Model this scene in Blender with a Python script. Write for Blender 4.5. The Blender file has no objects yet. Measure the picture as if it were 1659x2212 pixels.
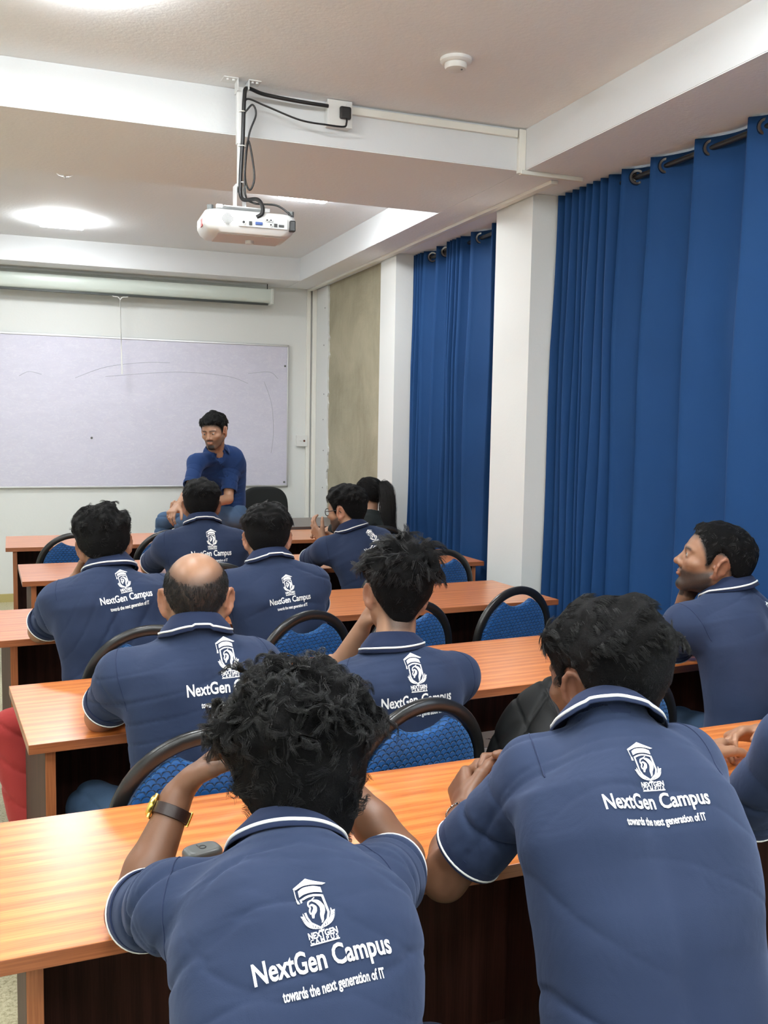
import bpy, bmesh, math, random
import numpy as np
from mathutils import Vector, Matrix
from mathutils.bvhtree import BVHTree

# ------------------------------------------------------------------ camera, world, lights, exposure
SC = bpy.context.scene
COL = SC.collection
H_CAM = 1.56
F_PX, CXP, CYP = 2063.6, 829.5, 1106.0
YAW, PITCH, ROLL = 0.3646, 0.0907, 0.01786
_f = np.array([math.sin(YAW)*math.cos(PITCH), math.cos(YAW)*math.cos(PITCH), -math.sin(PITCH)])
_r0 = np.array([math.cos(YAW), -math.sin(YAW), 0.0]); _u0 = np.cross(_r0, _f)
_r = _r0*math.cos(ROLL)+_u0*math.sin(ROLL); _u = -_r0*math.sin(ROLL)+_u0*math.cos(ROLL)
cam_d = bpy.data.cameras.new('camera'); cam = bpy.data.objects.new('camera', cam_d); COL.objects.link(cam)
cam.matrix_world = Matrix(((_r[0], _u[0], -_f[0], 0), (_r[1], _u[1], -_f[1], 0), (_r[2], _u[2], -_f[2], H_CAM), (0, 0, 0, 1)))
cam_d.sensor_fit = 'VERTICAL'; cam_d.sensor_height = 24.0; cam_d.lens = 24.0*F_PX/2212.0
cam_d.clip_start = 0.02; cam_d.clip_end = 60
SC.camera = cam

SC.view_settings.view_transform = 'Standard'
SC.view_settings.look = 'None'
SC.view_settings.gamma = 1.0
SC.view_settings.use_curve_mapping = False
EXPOSURE = 1.25
SC.view_settings.exposure = EXPOSURE
LAMP_POWER = 40.0       # emission of the ceiling panels
SKY = 7.0               # daylight behind the curtains
LAMPS = [(0.31, 7.38), (1.68, 5.80), (0.20, 3.30), (1.62, 1.95), (0.25, 0.55), (1.62, -1.0), (0.25, -1.5), (0.95, 1.2), (-1.25, -1.6), (-1.25, 6.0), (-1.25, 2.9), (-1.25, 0.2)]  # a few unseen panels near and behind the camera are added for brightness

w = bpy.data.worlds.new('sky'); SC.world = w; w.use_nodes = True
w.node_tree.nodes['Background'].inputs[0].default_value = (0.80, 0.90, 1.0, 1)
w.node_tree.nodes['Background'].inputs[1].default_value = SKY
SC.cycles.max_bounces = 7; SC.cycles.diffuse_bounces = 4; SC.cycles.glossy_bounces = 3
SC.cycles.transmission_bounces = 4
SC.cycles.caustics_reflective = False; SC.cycles.caustics_refractive = False
SC.cycles.sample_clamp_indirect = 6.0

def W(px, py, Y):
    """point of the world plane y = Y seen along the measured direction (px, py)"""
    d = _r*(px-CXP)/F_PX - _u*(py-CYP)/F_PX + _f
    d = d*(Y/d[1])
    return np.array([d[0], d[1], d[2]+H_CAM])

# ------------------------------------------------------------------ tagging
def tag(o, label=None, cat=None, group=None, kind=None):
    if label: o['label'] = label
    if cat: o['category'] = cat
    if group: o['group'] = group
    if kind: o['kind'] = kind
    return o
def empty(name, loc, rz=0.0, label=None, cat=None, group=None):
    o = bpy.data.objects.new(name, None); COL.objects.link(o)
    o.empty_display_size = 0.1
    o.location = loc; o.rotation_euler = (0, 0, rz)
    return tag(o, label, cat, group)
def dup(root, loc, rz, label, group=None):
    r = root.copy(); COL.objects.link(r); r.location = loc; r.rotation_euler = (0, 0, rz)
    r['label'] = label
    if group: r['group'] = group
    for ch in list(root.children):
        c = ch.copy(); COL.objects.link(c); c.parent = r
        for g in list(ch.children):
            d = g.copy(); COL.objects.link(d); d.parent = c
    return r

# ------------------------------------------------------------------ materials
class NT:
    def __init__(s, name):
        s.m = bpy.data.materials.new(name); s.m.use_nodes = True
        s.t = s.m.node_tree; s.b = s.t.nodes['Principled BSDF']
    def n(s, typ, **kw):
        x = s.t.nodes.new(typ)
        for k, v in kw.items():
            if k.startswith('i_'):
                key = k[2:]; key = int(key) if key.isdigit() else key
                x.inputs[key].default_value = v
            else: setattr(x, k, v)
        return x
    def l(s, a, b): s.t.links.new(a, b)
    def math(s, op, a, b=None, c=None):
        x = s.t.nodes.new('ShaderNodeMath'); x.operation = op
        for i, v in enumerate((a, b, c)):
            if v is None: continue
            if isinstance(v, (int, float)): x.inputs[i].default_value = v
            else: s.l(v, x.inputs[i])
        return x.outputs[0]
    def mix(s, fac, a, b, blend='MIX'):
        x = s.t.nodes.new('ShaderNodeMix'); x.data_type = 'RGBA'; x.blend_type = blend
        for i, v in ((0, fac), (6, a), (7, b)):
            if isinstance(v, (int, float)): x.inputs[i].default_value = v
            elif isinstance(v, tuple): x.inputs[i].default_value = v if len(v) == 4 else (*v, 1)
            else: s.l(v, x.inputs[i])
        return x.outputs[2]
    def ramp(s, fac, stops):
        x = s.t.nodes.new('ShaderNodeValToRGB'); e = x.color_ramp.elements
        while len(e) < len(stops): e.new(0.5)
        for i, (p, c) in enumerate(stops):
            e[i].position = p; e[i].color = (*c, 1) if len(c) == 3 else c
        s.l(fac, x.inputs[0]); return x.outputs[0]
    def coord(s, kind='Object', scale=(1, 1, 1), rot=(0, 0, 0)):
        c = s.n('ShaderNodeTexCoord'); m = s.n('ShaderNodeMapping')
        m.inputs['Scale'].default_value = scale; m.inputs['Rotation'].default_value = rot
        s.l(c.outputs[kind], m.inputs[0]); return m.outputs[0]
    def noise(s, vec, scale, detail=4, rough=0.5, dist=0.0):
        x = s.n('ShaderNodeTexNoise'); x.inputs['Scale'].default_value = scale
        x.inputs['Detail'].default_value = detail; x.inputs['Roughness'].default_value = rough
        x.inputs['Distortion'].default_value = dist
        if vec is not None: s.l(vec, x.inputs['Vector'])
        return x.outputs[0]
    def bump(s, h, strength=0.3, dist=0.01):
        x = s.n('ShaderNodeBump'); x.inputs['Strength'].default_value = strength; x.inputs['Distance'].default_value = dist
        s.l(h, x.inputs['Height']); s.l(x.outputs[0], s.b.inputs['Normal']); return x
    def base(s, c):
        if isinstance(c, tuple): s.b.inputs['Base Color'].default_value = (*c[:3], 1)
        else: s.l(c, s.b.inputs['Base Color'])
    def set(s, **kw):
        for k, v in kw.items(): s.b.inputs[k.replace('_', ' ')].default_value = v
        return s
MATS = {}
def simple(name, c, rough=0.5, metal=0.0, bscale=0, bstr=0.1, bdist=0.002, var=0.0, **kw):
    if name in MATS: return MATS[name]
    t = NT(name); t.set(Roughness=rough, Metallic=metal, **kw)
    v = t.coord('Object')
    if var > 0:
        f = t.noise(v, 3.0, 3)
        t.base(t.mix(f, tuple(x*(1-var) for x in c), tuple(min(1, x*(1+var)) for x in c)))
    else: t.base(c)
    if bscale: t.bump(t.noise(v, bscale, 3), bstr, bdist)
    MATS[name] = t.m; return t.m

def wall_mat(name, c, c2, rough=0.75, bstr=0.15):
    t = NT(name); v = t.coord('Object')
    f = t.noise(v, 0.9, 5, 0.6); t.base(t.mix(f, c, c2)); t.set(Roughness=rough)
    t.bump(t.noise(v, 60, 4), bstr, 0.004); MATS[name] = t.m; return t.m
M_WALL = wall_mat('painted_wall', (0.70, 0.715, 0.70), (0.735, 0.75, 0.735))
M_CEIL = wall_mat('ceiling_paint', (0.83, 0.85, 0.87), (0.86, 0.88, 0.90), 0.8, 0.3)
M_BEAM = wall_mat('beam_paint', (0.68, 0.70, 0.715), (0.71, 0.73, 0.745))
M_TRIM = simple('white_pvc', (0.80, 0.79, 0.73), 0.4)

def concrete_mat():
    t = NT('bare_concrete'); v = t.coord('Object')
    a = t.noise(v, 1.6, 8, 0.62, 0.6); b = t.noise(t.coord('Object', (8, 8, 1.2)), 3.0, 6, 0.7)
    c = t.mix(t.ramp(a, [(0.3, (0, 0, 0)), (0.7, (1, 1, 1))]), (0.29, 0.265, 0.18), (0.47, 0.43, 0.31))
    c = t.mix(t.ramp(b, [(0.45, (0, 0, 0)), (0.75, (0.22, 0.22, 0.22))]), c, (0.50, 0.47, 0.36))
    t.base(c); t.set(Roughness=0.85); t.bump(t.noise(v, 45, 8, 0.7), 0.5, 0.01); return t.m
M_CONC = concrete_mat()
def floor_mat():
    t = NT('speckled_terrazzo'); v = t.coord('Object')
    a = t.noise(v, 90, 5, 0.8); b = t.noise(v, 1.5, 3)
    c = t.ramp(a, [(0.36, (0.16, 0.13, 0.06)), (0.5, (0.50, 0.46, 0.30)), (0.65, (0.66, 0.63, 0.47))])
    t.base(t.mix(t.math('MULTIPLY', b, 0.4), c, (0.40, 0.36, 0.20))); t.set(Roughness=0.35); return t.m
M_FLOOR = floor_mat()
def wood_mat(name, dark, light, rough=0.22, coat=0.5, scale=1.0, grain='X'):
    t = NT(name)
    sc = (1.0*scale, 14*scale, 14*scale) if grain == 'X' else (14*scale, 14*scale, 1.0*scale)
    v = t.coord('Object', sc)
    n1 = t.noise(v, 2.2, 6, 0.6, 0.9)
    wv = t.n('ShaderNodeTexWave'); wv.wave_type = 'BANDS'; wv.bands_direction = 'Y' if grain == 'X' else 'X'
    wv.inputs['Scale'].default_value = 1.5; wv.inputs['Distortion'].default_value = 9; wv.inputs['Detail'].default_value = 3
    wv.inputs['Detail Scale'].default_value = 1.2
    t.l(t.coord('Object', (0.35*scale, 5*scale, 5*scale) if grain == 'X' else (5*scale, 5*scale, 0.35*scale)), wv.inputs[0])
    fine = t.noise(t.coord('Object', (3*scale, 120*scale, 120*scale) if grain == 'X' else (120*scale, 120*scale, 3*scale)), 2.5, 3, 0.6)
    f = t.math('ADD', t.math('MULTIPLY', n1, 0.30), t.math('MULTIPLY', wv.outputs[0], 0.16))
    f = t.math('ADD', f, t.math('MULTIPLY', fine, 0.54))
    t.base(t.ramp(f, [(0.37, dark), (0.5, tuple((a+b)/2 for a, b in zip(dark, light))), (0.62, light)]))
    t.set(Roughness=rough, Coat_Weight=coat, Coat_Roughness=0.26, Coat_IOR=1.5)
    t.bump(fine, 0.05, 0.001); MATS[name] = t.m; return t.m
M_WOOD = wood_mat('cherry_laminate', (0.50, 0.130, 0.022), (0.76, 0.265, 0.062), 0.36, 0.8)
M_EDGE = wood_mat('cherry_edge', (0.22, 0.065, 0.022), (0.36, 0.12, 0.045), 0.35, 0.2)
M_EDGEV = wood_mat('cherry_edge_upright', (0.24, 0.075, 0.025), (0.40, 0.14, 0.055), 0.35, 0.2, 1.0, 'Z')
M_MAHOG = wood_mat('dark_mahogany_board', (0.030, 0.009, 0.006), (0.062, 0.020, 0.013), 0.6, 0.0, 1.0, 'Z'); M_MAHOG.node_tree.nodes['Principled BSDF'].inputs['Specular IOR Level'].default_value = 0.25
M_TEACH = wood_mat('brown_teacher_laminate', (0.075, 0.05, 0.045), (0.13, 0.09, 0.08), 0.35, 0.3)

def curtain_mat():
    t = NT('navy_curtain_cloth'); v = t.coord('Object')
    f = t.noise(v, 2.0, 3); t.base(t.mix(f, (0.007, 0.046, 0.150), (0.010, 0.058, 0.180)))
    t.set(Roughness=0.75, Sheen_Weight=0.12, Sheen_Roughness=0.4, Specular_IOR_Level=0.25)
    t.b.inputs['Sheen Tint'].default_value = (0.35, 0.5, 1, 1)
    h = t.noise(t.coord('Object', (300, 300, 40)), 1.0, 2); t.bump(h, 0.25, 0.002)
    tr = t.n('ShaderNodeBsdfTranslucent'); tr.inputs[0].default_value = (0.01, 0.07, 0.25, 1)
    mx = t.n('ShaderNodeMixShader'); mx.inputs[0].default_value = 0.10
    t.l(t.b.outputs[0], mx.inputs[1]); t.l(tr.outputs[0], mx.inputs[2])
    t.l(mx.outputs[0], t.t.nodes['Material Output'].inputs[0]); return t.m
M_CURT = curtain_mat()

def chair_fabric():
    t = NT('quilted_blue_fabric'); c = t.n('ShaderNodeTexCoord'); sp = t.n('ShaderNodeSeparateXYZ'); t.l(c.outputs['Object'], sp.inputs[0])
    u = t.math('DIVIDE', sp.outputs[0], 0.021)
    v = t.math('DIVIDE', t.math('ADD', sp.outputs[2], t.math('MULTIPLY', sp.outputs[1], 0.7)), 0.0125)
    row = t.math('FLOOR', v); fv = t.math('SUBTRACT', v, row)
    odd = t.math('MULTIPLY', t.math('FLOORED_MODULO', row, 2.0), 0.5)
    fu = t.math('SUBTRACT', t.math('FRACT', t.math('ADD', u, odd)), 0.5)
    arc = t.math('MULTIPLY', t.math('SQRT', t.math('SUBTRACT', 0.2501, t.math('MULTIPLY', fu, fu))), 2.0)
    d = t.math('ABSOLUTE', t.math('SUBTRACT', fv, t.math('MULTIPLY', arc, 0.92)))
    h = t.math('MINIMUM', t.math('MULTIPLY', d, 4.0), 1.0)
    t.base(t.mix(h, (0.002, 0.012, 0.05), (0.005, 0.070, 0.25)))
    t.set(Roughness=0.6, Sheen_Weight=0.3, Specular_IOR_Level=0.35)
    t.b.inputs['Sheen Tint'].default_value = (0.3, 0.6, 1, 1)
    t.bump(h, 0.9, 0.006); MATS['fab'] = t.m; return t.m
M_FAB = chair_fabric()
M_BLKM = simple('black_coated_steel', (0.012, 0.012, 0.012), 0.28, 0.0, 350, 0.25, 0.001, Specular_IOR_Level=0.5)
M_BLK = simple('black_plastic', (0.012, 0.012, 0.013), 0.4)
M_BLKF = simple('black_fabric', (0.010, 0.012, 0.012), 0.9, 0, 300, 0.3, 0.001)
M_CHROME = simple('chrome', (0.75, 0.75, 0.75), 0.15, 1.0)
M_GOLD = simple('gold_metal', (0.85, 0.60, 0.14), 0.22, 1.0)
M_LEATH = simple('dark_brown_leather', (0.022, 0.010, 0.008), 0.45, 0, 200, 0.3, 0.001)
M_WPL = simple('white_plastic', (0.72, 0.72, 0.70), 0.35)
M_PROJ = simple('projector_white', (0.70, 0.71, 0.71), 0.35, 0, 0)
M_GREY = simple('grey_plastic', (0.12, 0.13, 0.13), 0.3)
M_ALU = simple('aluminium', (0.62, 0.63, 0.64), 0.35, 0.8)
M_SCREEN = simple('greenish_white_steel', (0.60, 0.66, 0.61), 0.3)
M_PRINT = simple('white_print', (0.82, 0.82, 0.80), 0.6)
M_PIPE = simple('white_knit', (0.75, 0.75, 0.73), 0.8)
M_PAPER = simple('paper', (0.80, 0.80, 0.80), 0.8)
M_INK = simple('pencil_ink', (0.03, 0.03, 0.04), 0.7)

def skin_mat(name, c):
    t = NT(name); v = t.coord('Object')
    at = t.n('ShaderNodeAttribute'); at.attribute_name = 'pig'
    n = t.noise(v, 14, 4, 0.6)
    c1 = tuple(x*0.86 for x in c); c2 = tuple(min(1, x*1.12) for x in c)
    col = t.mix(n, c1, c2)
    sp = t.n('ShaderNodeSeparateColor'); t.l(at.outputs['Color'], sp.inputs[0])
    fine = t.noise(v, 500, 2, 0.7)
    m = t.math('MULTIPLY', sp.outputs[0], t.math('ADD', 0.80, t.math('MULTIPLY', fine, 0.45)))
    m = t.math('MINIMUM', m, 1.0)
    col = t.mix(m, col, (0.012, 0.010, 0.010))
    col = t.mix(sp.outputs[1], col, (min(1, c[0]*1.08), c[1]*0.84, c[2]*0.88))
    t.base(col); t.set(Roughness=0.45, Specular_IOR_Level=0.4, Subsurface_Weight=0.08, Subsurface_Scale=0.01)
    t.b.inputs['Subsurface Radius'].default_value = (1, 0.35, 0.2)
    t.bump(t.noise(v, 260, 3, 0.6), 0.12, 0.001); return t.m
def cloth_mat(name, c, c2=None, rough=0.85, sheen=0.25, weave=600):
    t = NT(name); v = t.coord('Object'); c2 = c2 or tuple(x*1.25 for x in c)
    t.base(t.mix(t.noise(v, 5, 4, 0.6), c, c2)); t.set(Roughness=rough, Sheen_Weight=sheen, Sheen_Roughness=0.5, Specular_IOR_Level=0.2)
    t.b.inputs['Sheen Tint'].default_value = (*[min(1, x*6+0.2) for x in c], 1)
    a = t.noise(v, 9, 3, 0.5, 0.8); b = t.noise(v, weave, 2)
    bp = t.bump(t.math('ADD', t.math('MULTIPLY', a, 1.0), t.math('MULTIPLY', b, 0.04)), 0.35, 0.012); return t.m
M_SHIRT = cloth_mat('navy_polo_cloth', (0.0150, 0.0245, 0.056), (0.0195, 0.031, 0.068))
M_COLLAR = cloth_mat('navy_rib_knit', (0.011, 0.018, 0.048), (0.014, 0.023, 0.058))
M_SHIRTB = cloth_mat('royal_navy_polo_cloth', (0.008, 0.026, 0.090), (0.011, 0.033, 0.11))
M_JEANS = cloth_mat('blue_denim', (0.045, 0.085, 0.16), (0.08, 0.14, 0.24), 0.9, 0.05)
M_JEANL = cloth_mat('light_denim', (0.22, 0.30, 0.38), (0.33, 0.42, 0.50))
M_DARKT = cloth_mat('dark_navy_trousers', (0.008, 0.012, 0.028))
M_RED = cloth_mat('brick_red_chino', (0.24, 0.022, 0.022), (0.31, 0.035, 0.03))
M_BLACKT = cloth_mat('black_top_cloth', (0.012, 0.015, 0.015))
def hair_mat(name, c, rough=0.38):
    t = NT(name); t.base(c); t.set(Roughness=rough, Specular_IOR_Level=0.62)
    v = t.coord('Object'); t.bump(t.noise(v, 260, 4, 0.8, 1.0), 0.9, 0.006)
    return t.m
M_HAIR = hair_mat('black_hair', (0.0055, 0.0052, 0.0056), 0.34)
M_HBASE = hair_mat('hair_depth', (0.0035, 0.0033, 0.0035), 0.6); M_HBASE.node_tree.nodes['Principled BSDF'].inputs['Specular IOR Level'].default_value = 0.12
M_HAIR2 = hair_mat('black_brown_hair', (0.010, 0.008, 0.0075), 0.42)
M_EYE = simple('eye_white', (0.30, 0.27, 0.24), 0.25)
M_IRIS = simple('dark_iris', (0.012, 0.007, 0.005), 0.1)

# ------------------------------------------------------------------ mesh helpers
def link(name, me, mat=None, parent=None, loc=None):
    o = bpy.data.objects.new(name, me); COL.objects.link(o)
    if mat is not None:
        for m in (mat if isinstance(mat, (list, tuple)) else [mat]): me.materials.append(m)
    if parent is not None: o.parent = parent
    if loc is not None: o.location = loc
    return o
def from_bm(name, bm, mat=None, parent=None, loc=None, smooth=False):
    me = bpy.data.meshes.new(name); bm.normal_update(); bm.to_mesh(me); bm.free()
    if smooth:
        me.polygons.foreach_set('use_smooth', [True]*len(me.polygons))
        try: me.set_sharp_from_angle(angle=math.radians(smooth if smooth is not True else 50))
        except Exception: pass
    return link(name, me, mat, parent, loc)
def from_bm_split(name, bm, mat=None, parent=None, loc=None, smooth=False):
    """every loose piece becomes an object of its own"""
    bm.verts.index_update(); seen = set(); out = []
    for v in bm.verts:
        if v in seen: continue
        st_ = [v]; comp = []; seen.add(v)
        while st_:
            q = st_.pop(); comp.append(q)
            for e in q.link_edges:
                o_ = e.other_vert(q)
                if o_ not in seen: seen.add(o_); st_.append(o_)
        nb = bmesh.new(); mp = {q: nb.verts.new(q.co) for q in comp}; fs = set(f for q in comp for f in q.link_faces)
        for f in fs: nf = nb.faces.new([mp[q] for q in f.verts]); nf.material_index = f.material_index
        out.append(from_bm(name, nb, mat, parent, loc, smooth))
    bm.free(); return out
def from_np(name, V, Q, mat=None, parent=None, loc=None, tri=False):
    me = bpy.data.meshes.new(name); k = 3 if tri else 4
    V = np.ascontiguousarray(V, dtype=np.float32); Q = np.ascontiguousarray(Q, dtype=np.int32)
    me.vertices.add(len(V)); me.vertices.foreach_set('co', V.ravel())
    me.loops.add(Q.size); me.loops.foreach_set('vertex_index', Q.ravel())
    me.polygons.add(len(Q)); me.polygons.foreach_set('loop_start', np.arange(len(Q), dtype=np.int32)*k)
    me.update(calc_edges=True); me.polygons.foreach_set('use_smooth', np.ones(len(Q), dtype=bool))
    return link(name, me, mat, parent, loc)
def box(bm, lo, hi, bevel=0.0, mat=0, rot=None):
    c = [(a+b)/2 for a, b in zip(lo, hi)]; s = [abs(b-a) for a, b in zip(lo, hi)]
    M = Matrix.Translation(c) @ (rot.to_4x4() if rot is not None else Matrix.Identity(4)) @ Matrix.Diagonal((*s, 1))
    r = bmesh.ops.create_cube(bm, size=1.0, matrix=M)
    fs = set(f for v in r['verts'] for f in v.link_faces)
    for f in fs: f.material_index = mat
    if bevel > 0:
        es = list(set(e for v in r['verts'] for e in v.link_edges))
        rr = bmesh.ops.bevel(bm, geom=es, offset=bevel, segments=2, affect='EDGES', profile=0.5)
        for f in rr['faces']: f.material_index = mat
def bx(name, lo, hi, mat, parent=None, bevel=0.0, loc=None, kind=None):
    bm = bmesh.new(); box(bm, lo, hi, bevel); o = from_bm(name, bm, mat, parent, loc)
    if kind: o['kind'] = kind
    return o
def cyl(bm, a, b, r1, r2=None, seg=20, cap=True, mat=0):
    a = Vector(a); b = Vector(b); d = b-a; L = d.length; r2 = r1 if r2 is None else r2
    q = Vector((0, 0, 1)).rotation_difference(d.normalized()).to_matrix().to_4x4()
    r = bmesh.ops.create_cone(bm, cap_ends=cap, segments=seg, radius1=r1, radius2=r2, depth=L, matrix=Matrix.Translation((a+b)/2) @ q)
    for f in set(f for v in r['verts'] for f in v.link_faces): f.material_index = mat
def sph(bm, c, r, seg=16, sc=(1, 1, 1), mat=0):
    q = bmesh.ops.create_uvsphere(bm, u_segments=seg, v_segments=seg//2+2, radius=r, matrix=Matrix.Translation(c) @ Matrix.Diagonal((*sc, 1)))
    for f in set(f for v in q['verts'] for f in v.link_faces): f.material_index = mat
def lathe(bm, prof, seg=24, M=None, mat=0):
    M = M or Matrix.Identity(4); rings = []
    for r, z in prof:
        rings.append([bm.verts.new(M @ Vector((r*math.cos(2*math.pi*i/seg), r*math.sin(2*math.pi*i/seg), z))) for i in range(seg)])
    for a, b in zip(rings, rings[1:]):
        for i in range(seg):
            f = bm.faces.new((a[i], a[(i+1) % seg], b[(i+1) % seg], b[i])); f.material_index = mat
    if prof[0][0] > 1e-6: bm.faces.new(list(reversed(rings[0]))).material_index = mat
    if prof[-1][0] > 1e-6: bm.faces.new(rings[-1]).material_index = mat
def catmull(pts, n=8, closed=False):
    P = [np.array(p, float) for p in pts]; out = []; N = len(P)
    rng = range(N if closed else N-1)
    for i in rng:
        if closed: p0, p1, p2, p3 = P[(i-1) % N], P[i], P[(i+1) % N], P[(i+2) % N]
        else: p0, p1, p2, p3 = P[max(i-1, 0)], P[i], P[i+1], P[min(i+2, N-1)]
        for k in range(n):
            t = k/n
            out.append(0.5*((2*p1)+(-p0+p2)*t+(2*p0-5*p1+4*p2-p3)*t*t+(-p0+3*p1-3*p2+p3)*t**3))
    if not closed: out.append(P[-1])
    return out
def tube(bm, pts, r, seg=8, closed=False, mat=0, flat=None, up=None):
    """sweep a circle (or an elliptic section flat=(ra, rb)) along points"""
    P = [Vector(p) for p in pts]; N = len(P); rings = []; prev = None
    for i in range(N):
        if closed: t = P[(i+1) % N]-P[(i-1) % N]
        else: t = P[min(i+1, N-1)]-P[max(i-1, 0)]
        t.normalize()
        if up is not None: nrm = Vector(up)
        elif prev is None: nrm = Vector((0, 0, 1)) if abs(t.z) < 0.9 else Vector((1, 0, 0))
        else: nrm = prev
        nrm = (nrm-t*nrm.dot(t)).normalized(); prev = nrm; bn = t.cross(nrm)
        rr = r[i] if isinstance(r, (list, tuple)) else r
        ra, rb = (rr, rr) if flat is None else flat
        ring = []
        for k in range(seg):
            a = 2*math.pi*k/seg; ca, sa = math.cos(a), math.sin(a)
            if flat is not None:
                ca = math.copysign(abs(ca)**0.6, ca); sa = math.copysign(abs(sa)**0.6, sa)
            ring.append(bm.verts.new(P[i]+nrm*ra*ca+bn*rb*sa))
        rings.append(ring)
    rg = range(N if closed else N-1)
    for i in rg:
        a, b = rings[i], rings[(i+1) % N]
        for k in range(seg): bm.faces.new((a[k], a[(k+1) % seg], b[(k+1) % seg], b[k])).material_index = mat
    if not closed:
        bm.faces.new(list(reversed(rings[0]))).material_index = mat; bm.faces.new(rings[-1]).material_index = mat

# ------------------------------------------------------------------ implicit modelling
def nrmz(v): v = np.asarray(v, float); return v/max(1e-9, np.linalg.norm(v))
class Field:
    def __init__(s, lo, hi, h):
        s.h = h; s.lo = np.asarray(lo, np.float32); s.n = np.ceil((np.asarray(hi)-s.lo)/h).astype(int)+1
        s.v = np.full(tuple(s.n), 1.0, np.float32)
    def block(s, lo, hi):
        a = np.maximum(0, np.floor((np.asarray(lo)-s.lo)/s.h).astype(int)); b = np.minimum(s.n, np.ceil((np.asarray(hi)-s.lo)/s.h).astype(int)+1)
        if np.any(b <= a): return None
        ax = [s.lo[i]+s.h*np.arange(a[i], b[i], dtype=np.float32) for i in range(3)]
        return (slice(a[0], b[0]), slice(a[1], b[1]), slice(a[2], b[2])), np.meshgrid(*ax, indexing='ij')
    def apply(s, fn, lo, hi, k=0.01, op='add'):
        m = k+3*s.h; q = s.block(np.asarray(lo)-m, np.asarray(hi)+m)
        if q is None: return
        sl, (X, Y, Z) = q; d = fn(X, Y, Z).astype(np.float32); v = s.v[sl]
        if op == 'add':
            hh = np.maximum(k-np.abs(v-d), 0)/k; s.v[sl] = np.minimum(v, d)-hh*hh*k*0.25
        else:
            d = -d; hh = np.maximum(k-np.abs(v-d), 0)/k; s.v[sl] = np.maximum(v, d)+hh*hh*k*0.25
    def cap(s, a, b, ra, rb, k=0.012, op='add', flat=None):
        a = np.asarray(a, float); b = np.asarray(b, float); ab = b-a; L2 = max(1e-9, ab@ab); R = max(ra, rb)
        def fn(X, Y, Z):
            px, py, pz = X-a[0], Y-a[1], Z-a[2]
            t = np.clip((px*ab[0]+py*ab[1]+pz*ab[2])/L2, 0, 1)
            qx, qy, qz = px-ab[0]*t, py-ab[1]*t, pz-ab[2]*t
            if flat is not None:   # flat = (axis, factor): squeeze along axis
                ax, fc = flat; w_ = qx*ax[0]+qy*ax[1]+qz*ax[2]; g = (1/fc-1)*w_
                qx, qy, qz = qx+ax[0]*g, qy+ax[1]*g, qz+ax[2]*g
            return np.sqrt(qx*qx+qy*qy+qz*qz)-(ra+(rb-ra)*t)
        s.apply(fn, np.minimum(a, b)-R*1.3, np.maximum(a, b)+R*1.3, k, op)
    def ell(s, c, rad, R=None, k=0.01, op='add'):
        c = np.asarray(c, float); R = np.eye(3) if R is None else R; rad = np.asarray(rad, float); m = rad.max()
        def fn(X, Y, Z):
            px, py, pz = X-c[0], Y-c[1], Z-c[2]
            u = px*R[0, 0]+py*R[1, 0]+pz*R[2, 0]; v = px*R[0, 1]+py*R[1, 1]+pz*R[2, 1]; w_ = px*R[0, 2]+py*R[1, 2]+pz*R[2, 2]
            k0 = np.sqrt((u/rad[0])**2+(v/rad[1])**2+(w_/rad[2])**2); k1 = np.sqrt((u/rad[0]**2)**2+(v/rad[1]**2)**2+(w_/rad[2]**2)**2)
            return k0*(k0-1)/np.maximum(k1, 1e-6)
        s.apply(fn, c-m, c+m, k, op)
    def mesh(s):
        v = s.v; ins = v < 0
        c = [ins[dx:v.shape[0]-1+dx, dy:v.shape[1]-1+dy, dz:v.shape[2]-1+dz] for dx in (0, 1) for dy in (0, 1) for dz in (0, 1)]
        any_ = c[0].copy(); all_ = c[0].copy()
        for q in c[1:]: any_ |= q; all_ &= q
        act = any_ & ~all_
        I = np.argwhere(act); n = len(I)
        idx = np.full(act.shape, -1, np.int32); idx[act] = np.arange(n, dtype=np.int32)
        acc = np.zeros((n, 3), np.float32); cnt = np.zeros(n, np.float32)
        val = {}
        for dx in (0, 1):
            for dy in (0, 1):
                for dz in (0, 1): val[dx, dy, dz] = v[I[:, 0]+dx, I[:, 1]+dy, I[:, 2]+dz]
        for a in val:
            for ax in range(3):
                if a[ax] == 0:
                    b = list(a); b[ax] = 1; b = tuple(b); va, vb = val[a], val[b]
                    m = (va < 0) != (vb < 0); t = np.where(m, va/np.where(m, va-vb, 1), 0)
                    p = np.tile(np.array(a, np.float32), (n, 1)); p[:, ax] += t
                    acc += p*m[:, None]; cnt += m
        V = (I+acc/cnt[:, None])*s.h+s.lo
        Q = []
        for ax in range(3):
            o1, o2 = [(1, 2), (2, 0), (0, 1)][ax]
            A = [slice(None)]*3; B = [slice(None)]*3; A[ax] = slice(0, -1); B[ax] = slice(1, None)
            for o in (o1, o2):
                A[o] = slice(1, -1); B[o] = slice(1, -1)
            sa, sb = ins[tuple(A)], ins[tuple(B)]
            for flip, m in ((False, sa & ~sb), (True, ~sa & sb)):
                E = np.argwhere(m)
                if not len(E): continue
                E[:, o1] += 1; E[:, o2] += 1
                def cell(d1, d2):
                    F = E.copy(); F[:, o1] += d1; F[:, o2] += d2; return idx[F[:, 0], F[:, 1], F[:, 2]]
                q = np.stack([cell(-1, -1), cell(0, -1), cell(0, 0), cell(-1, 0)], 1)
                if flip: q = q[:, ::-1]
                Q.append(q)
        Q = np.concatenate(Q); Q = Q[(Q >= 0).all(1)]
        return V.astype(np.float32), Q
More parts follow.
